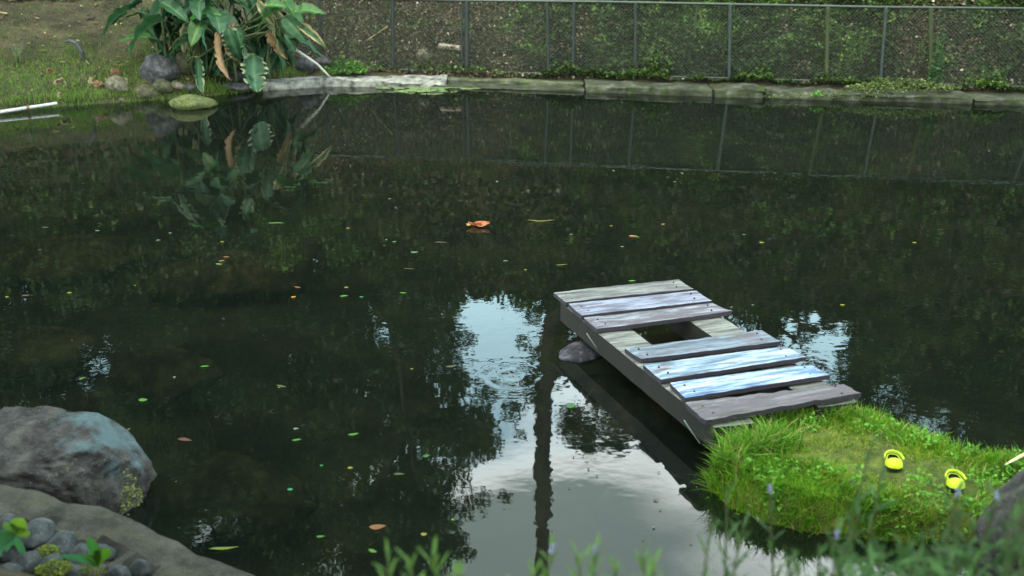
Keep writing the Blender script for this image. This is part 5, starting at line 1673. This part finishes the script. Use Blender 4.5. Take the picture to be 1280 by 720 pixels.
# low bushes along the top of the slope
for i, (a, b_, Y, n, lb, cl) in enumerate([(-500, 60, 23, 22, 'leafy shrub row on the slope top at far left', TREECOL), (40, 330, 23, 22, 'leafy shrub on the slope top behind the big-leaved plant', TREECOL),
                                      (320, 560, 22.6, 24, 'brighter green shrub mirrored left of the sky gap', [(0.06, 0.12, 0.02), (0.08, 0.14, 0.03)]), (560, 800, 23.4, 20, 'leafy shrub on the slope top mirrored under the sky gap', TREECOL),
                                      (780, 1000, 22.8, 22, 'yellowish green shrub mirrored beyond the footbridge', [(0.07, 0.12, 0.02), (0.09, 0.13, 0.03)]), (1000, 1420, 22.8, 34, 'leafy shrub row on the slope top at the right', TREECOL)]):
    cl_ = [(c, rd) for c, rd in crown(a, b_, 262, 322, Y, n, 0.4, 0.62, 50 + i, lambda px, py: 940 < px < 1085 and py > 285, 0.5)]
    cx = sum(c[0][0] for c in cl_) / len(cl_)
    tree(foot_at(cx, Y), 0.07, cl_, lb, 120 + i, dens=520, leaf=0.12, cols=cl, name='shrub', group='shrubs along the top of the slope')
# big unseen trees added round the near side to block sky light
for i, (x, y, rr_, hh_) in enumerate([(-9, -1, 4.2, 10), (-12.5, 6, 4.0, 10), (0, -6, 4.4, 10), (7, -3, 4.2, 10), (11.5, 3, 4.0, 10), (-6, -4, 4.2, 11), (15, 9, 3.6, 11), (4, -5, 3.8, 13)]):
    q = random.Random(300 + i); cl_ = [((x + q.uniform(-2, 2), y + q.uniform(-2, 2), hh_ + q.uniform(-4, 3)), rr_ * q.uniform(.5, .8)) for _ in range(13)]
    tree((x, y, ground_z(x, y) - 0.1), 0.35, cl_, ['unseen tall tree added for shade, left behind the viewer', 'unseen tall tree added for shade, beyond the left boulder', 'unseen tall tree added for shade, right behind the viewer', 'unseen tall tree added for shade, behind the right bank', 'unseen tall tree added for shade, right of the promontory', 'unseen tall tree added for shade, behind the stone ledge', 'unseen tall tree added for shade, at the right end of the pond', 'unseen tall tree added for shade, behind the near bank weeds'][i], 400 + i, dens=60, leaf=0.6, kd=1, group='unseen shade trees added round the near side')
# tall bare trunk mirrored the length of the pond
tp0, tp1 = RY(694, 296, 23.0), RY(672, 740, 23.0)
tdir = (tp1 - tp0)
foot = tp0 - tdir * 0.10; top = tp0 + tdir * 1.5
root = empty('palm_tree', foot, 'tall slender palm whose bare trunk is mirrored the length of the pond', 'palm tree')
pts = [foot.lerp(top, i / 24) + Vector((0.10 * math.sin(i * 0.55), 0, 0)) for i in range(25)]
v, f = tube(pts, [0.235 - 0.06 * i / 24 + 0.012 * (i % 2) for i in range(25)], 12)
link('trunk', mesh('trunk', v, f), root, M_trunk, world_space=True, smooth=True)
for k in range(18):
    a = k / 18 * 2 * math.pi; el = 0.5 - 0.5 * (k % 3) / 2
    V_, cc = [], []
    for s in range(40):
        t = s / 39
        c0 = top + Vector((math.cos(a) * 3.0 * t, math.sin(a) * 3.0 * t, 1.6 * el * t * 2 - 2.6 * t * t))
        sdv = Vector((-math.sin(a), math.cos(a), 0))
        for sg in (-1, 1):
            L_ = 0.7 * math.sin(math.pi * min(0.97, t * 0.9 + 0.1)) + 0.05
            e = c0 + sdv * sg * L_ + Vector((math.cos(a) * 0.25, math.sin(a) * 0.25, -0.35 * L_))
            wv_ = Vector((math.cos(a) * 0.03, math.sin(a) * 0.03, 0))
            V_.append([c0 - wv_, c0 + wv_, e + wv_ * .3, e - wv_ * .3]); cc.append((0.05, 0.10, 0.03))
    me = quads_mesh('frond', np.array([[list(q) for q in w_] for w_ in V_]), np.array(cc))
    link('frond', me, root, M_leaf, world_space=True)
tp0, tp1 = RY(683, 296, 24.4), RY(688, 420, 24.4)
v, f = tube([tp0 - Vector((0, 0, 1.5)), tp0.lerp(tp1, .5), tp1 + Vector((0.2, 0, 1))], [0.11, 0.09, 0.05], 8)
tag(link('sapling', mesh('sapling', v, f), mat=M_trunk, smooth=True), 'thin bare sapling mirrored beside the tall palm trunk', 'tree')

# ------------------------------------------------------------------ blurred weeds on the near bank
M_fl = plain('lilac_petal', (0.22, 0.20, 0.40), 0.6)
def weed(x, y, z, h, n, L, W_, lean, label, seed, flower=False, c0=(0.05, 0.13, 0.03), c1=(0.10, 0.22, 0.04)):
    r = random.Random(seed)
    root = empty('weed', (x, y, z), label, 'weed', 'weeds along the near bank')
    pts = [Vector((lean * h * (i / 6) ** 1.5, 0.03 * math.sin(i + seed) * h, h * i / 6)) for i in range(7)]
    v, f = tube(pts, [0.0045 - 0.0003 * i for i in range(7)], 5)
    link('stem', mesh('stem', v, f, np.tile(np.array((0.08, 0.10, 0.04)), (len(v), 1))), root, M_leaf)
    V_, F_, C_ = [], [], []
    for i in range(n):
        t = 0.25 + 0.75 * (i + 1) / n
        k = min(5, int(t * 6)); p = pts[k].lerp(pts[k + 1], t * 6 - k) if t < 1 else pts[6]
        a = i * 2.4 + seed; el = 0.25 + 0.9 * t + r.uniform(-.2, .2)
        d = Vector((math.cos(a) * math.cos(el), math.sin(a) * math.cos(el), math.sin(el)))
        sdv = d.cross(Vector((0, 0, 1))).normalized()
        ll = L * r.uniform(0.7, 1.15) * (1.15 - 0.5 * t); ww = W_ * r.uniform(.8, 1.2)
        q = r.random(); c = [c0[m] * (1 - q) + c1[m] * q for m in range(3)]
        o_ = len(V_)
        for s in range(5):
            u = s / 4
            w2 = ww * 0.5 * math.sin(math.pi * min(0.98, u * 0.9 + 0.08)) + 0.0005
            cen = p + d * ll * u + Vector((0, 0, -0.25 * ll * u * u))
            V_ += [cen - sdv * w2, cen + sdv * w2]; C_ += [c, c]
        for s in range(4): F_.append((o_ + 2 * s, o_ + 2 * s + 1, o_ + 2 * s + 3, o_ + 2 * s + 2))
    link('leaves', mesh('leaves', V_, F_, np.array(C_)), root, M_leaf, smooth=True)
    if flower:
        tv = []
        for s in range(5):
            e = pts[6] + Vector((r.uniform(-.004, .004), r.uniform(-.004, .004), s * 0.005 - 0.004))
            bm = bmesh.new(); bmesh.ops.create_icosphere(bm, subdivisions=1, radius=0.0035)
            tv.append(([v_.co * 1.0 + e for v_ in bm.verts], [tuple(x_.index for x_ in fc.verts) for fc in bm.faces])); bm.free()
        v, f = merge(tv)
        link('flower', mesh('flower', v, f), root, M_fl)
    return root
wr = random.Random(9)
def weed_at(px, py, Y, n, L, W_, flower, label, seed, lean=None, **kw):
    """weed whose tip shows at the pixel, rooted on the near bank below"""
    tip = UY(px, py, Y); gz = ground_z(tip.x, Y)
    h = max(0.12, tip.z - gz)
    ln = wr.uniform(-.15, .15) if lean is None else lean
    return weed(tip.x - ln * h, Y, gz, h, n, L, W_, ln, label, seed, flower, **kw)
WL = [
    (485, 700, 1.75, 'short weed in the bottom left group of bright tips'), (512, 704, 1.7, 'second short weed of the bottom left group'), (540, 690, 1.8, 'tallest blade-like weed of the bottom left group'), (575, 706, 1.75, 'last low weed of the bottom left group'),
    (625, 712, 1.8, 'low weed before the trunk reflection'), (668, 700, 1.8, 'weed right under the trunk reflection'), (690, 678, 1.9, 'weed with a lilac flower beside the trunk reflection'), (722, 688, 1.8, 'leafy weed in the bottom middle group'), (745, 680, 1.85, 'weed tip in the bottom middle group with a lilac flower'),
    (770, 695, 1.8, 'broad spray of leaves in the bottom middle group'), (800, 674, 1.8, 'pointed bright weed ending the bottom middle group'), (815, 690, 1.75, 'low weed closing the bottom middle group'),
    (890, 650, 2.0, 'thin drooping weed at the left of the tall stems'), (912, 620, 2.1, 'tall grey-green weed before the dark water'), (932, 662, 2.0, 'weed with broad pale leaves before the dark water'), (963, 615, 2.1, 'tall weed topped by a faint lilac flower'), (985, 690, 1.9, 'weed leaning right before the promontory shade'),
    (1020, 690, 1.9, 'low weed under the promontory edge'), (1045, 670, 1.95, 'weed left of the tallest flower stem'), (1095, 560, 2.1, 'tallest pale stem rising over the promontory grass'), (1105, 610, 2.0, 'leafy weed hugging the tallest stem'), (1075, 650, 2.0, 'pale leaf weed left of the tallest stem'),
    (1130, 680, 1.9, 'bright weed in the lower right mass'), (1150, 665, 1.95, 'mid height weed in the lower right mass'), (1175, 675, 1.9, 'weed before the right boulder foot'), (1198, 640, 2.0, 'weed reaching up to the right clog'), (1201, 625, 2.1, 'flowering weed just below the right clog'),
    (1220, 665, 1.9, 'weed at the left side of the right boulder'), (1243, 620, 1.9, 'lilac flowered weed before the right boulder'), (1262, 640, 1.8, 'long bladed weed before the right boulder'), (1255, 655, 1.8, 'dense weed low before the right boulder'), (1277, 620, 1.8, 'weed cut by the right edge of the picture'),
    (1000, 712, 1.8, 'low bright weed at the bottom right of the pond'), (1065, 700, 1.8, 'low broad weed under the pale leaf weed'), (1100, 690, 1.8, 'bushy weed under the tallest stem'), (1160, 705, 1.75, 'bushy bright weed at the bottom right'), (1210, 700, 1.75, 'bushy weed in the bottom right corner'), (1190, 560, 2.2, 'faint bluish flower stem above the right clog'), (1190, 575, 2.2, 'x')]
WL = WL[:-2]
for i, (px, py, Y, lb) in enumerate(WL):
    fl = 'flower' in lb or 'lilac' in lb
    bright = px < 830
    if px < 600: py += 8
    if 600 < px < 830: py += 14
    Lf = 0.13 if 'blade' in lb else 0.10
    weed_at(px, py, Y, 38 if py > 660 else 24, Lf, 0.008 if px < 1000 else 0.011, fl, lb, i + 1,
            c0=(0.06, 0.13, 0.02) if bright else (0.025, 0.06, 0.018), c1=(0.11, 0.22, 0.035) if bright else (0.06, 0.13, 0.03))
# denser undergrowth at bottom right
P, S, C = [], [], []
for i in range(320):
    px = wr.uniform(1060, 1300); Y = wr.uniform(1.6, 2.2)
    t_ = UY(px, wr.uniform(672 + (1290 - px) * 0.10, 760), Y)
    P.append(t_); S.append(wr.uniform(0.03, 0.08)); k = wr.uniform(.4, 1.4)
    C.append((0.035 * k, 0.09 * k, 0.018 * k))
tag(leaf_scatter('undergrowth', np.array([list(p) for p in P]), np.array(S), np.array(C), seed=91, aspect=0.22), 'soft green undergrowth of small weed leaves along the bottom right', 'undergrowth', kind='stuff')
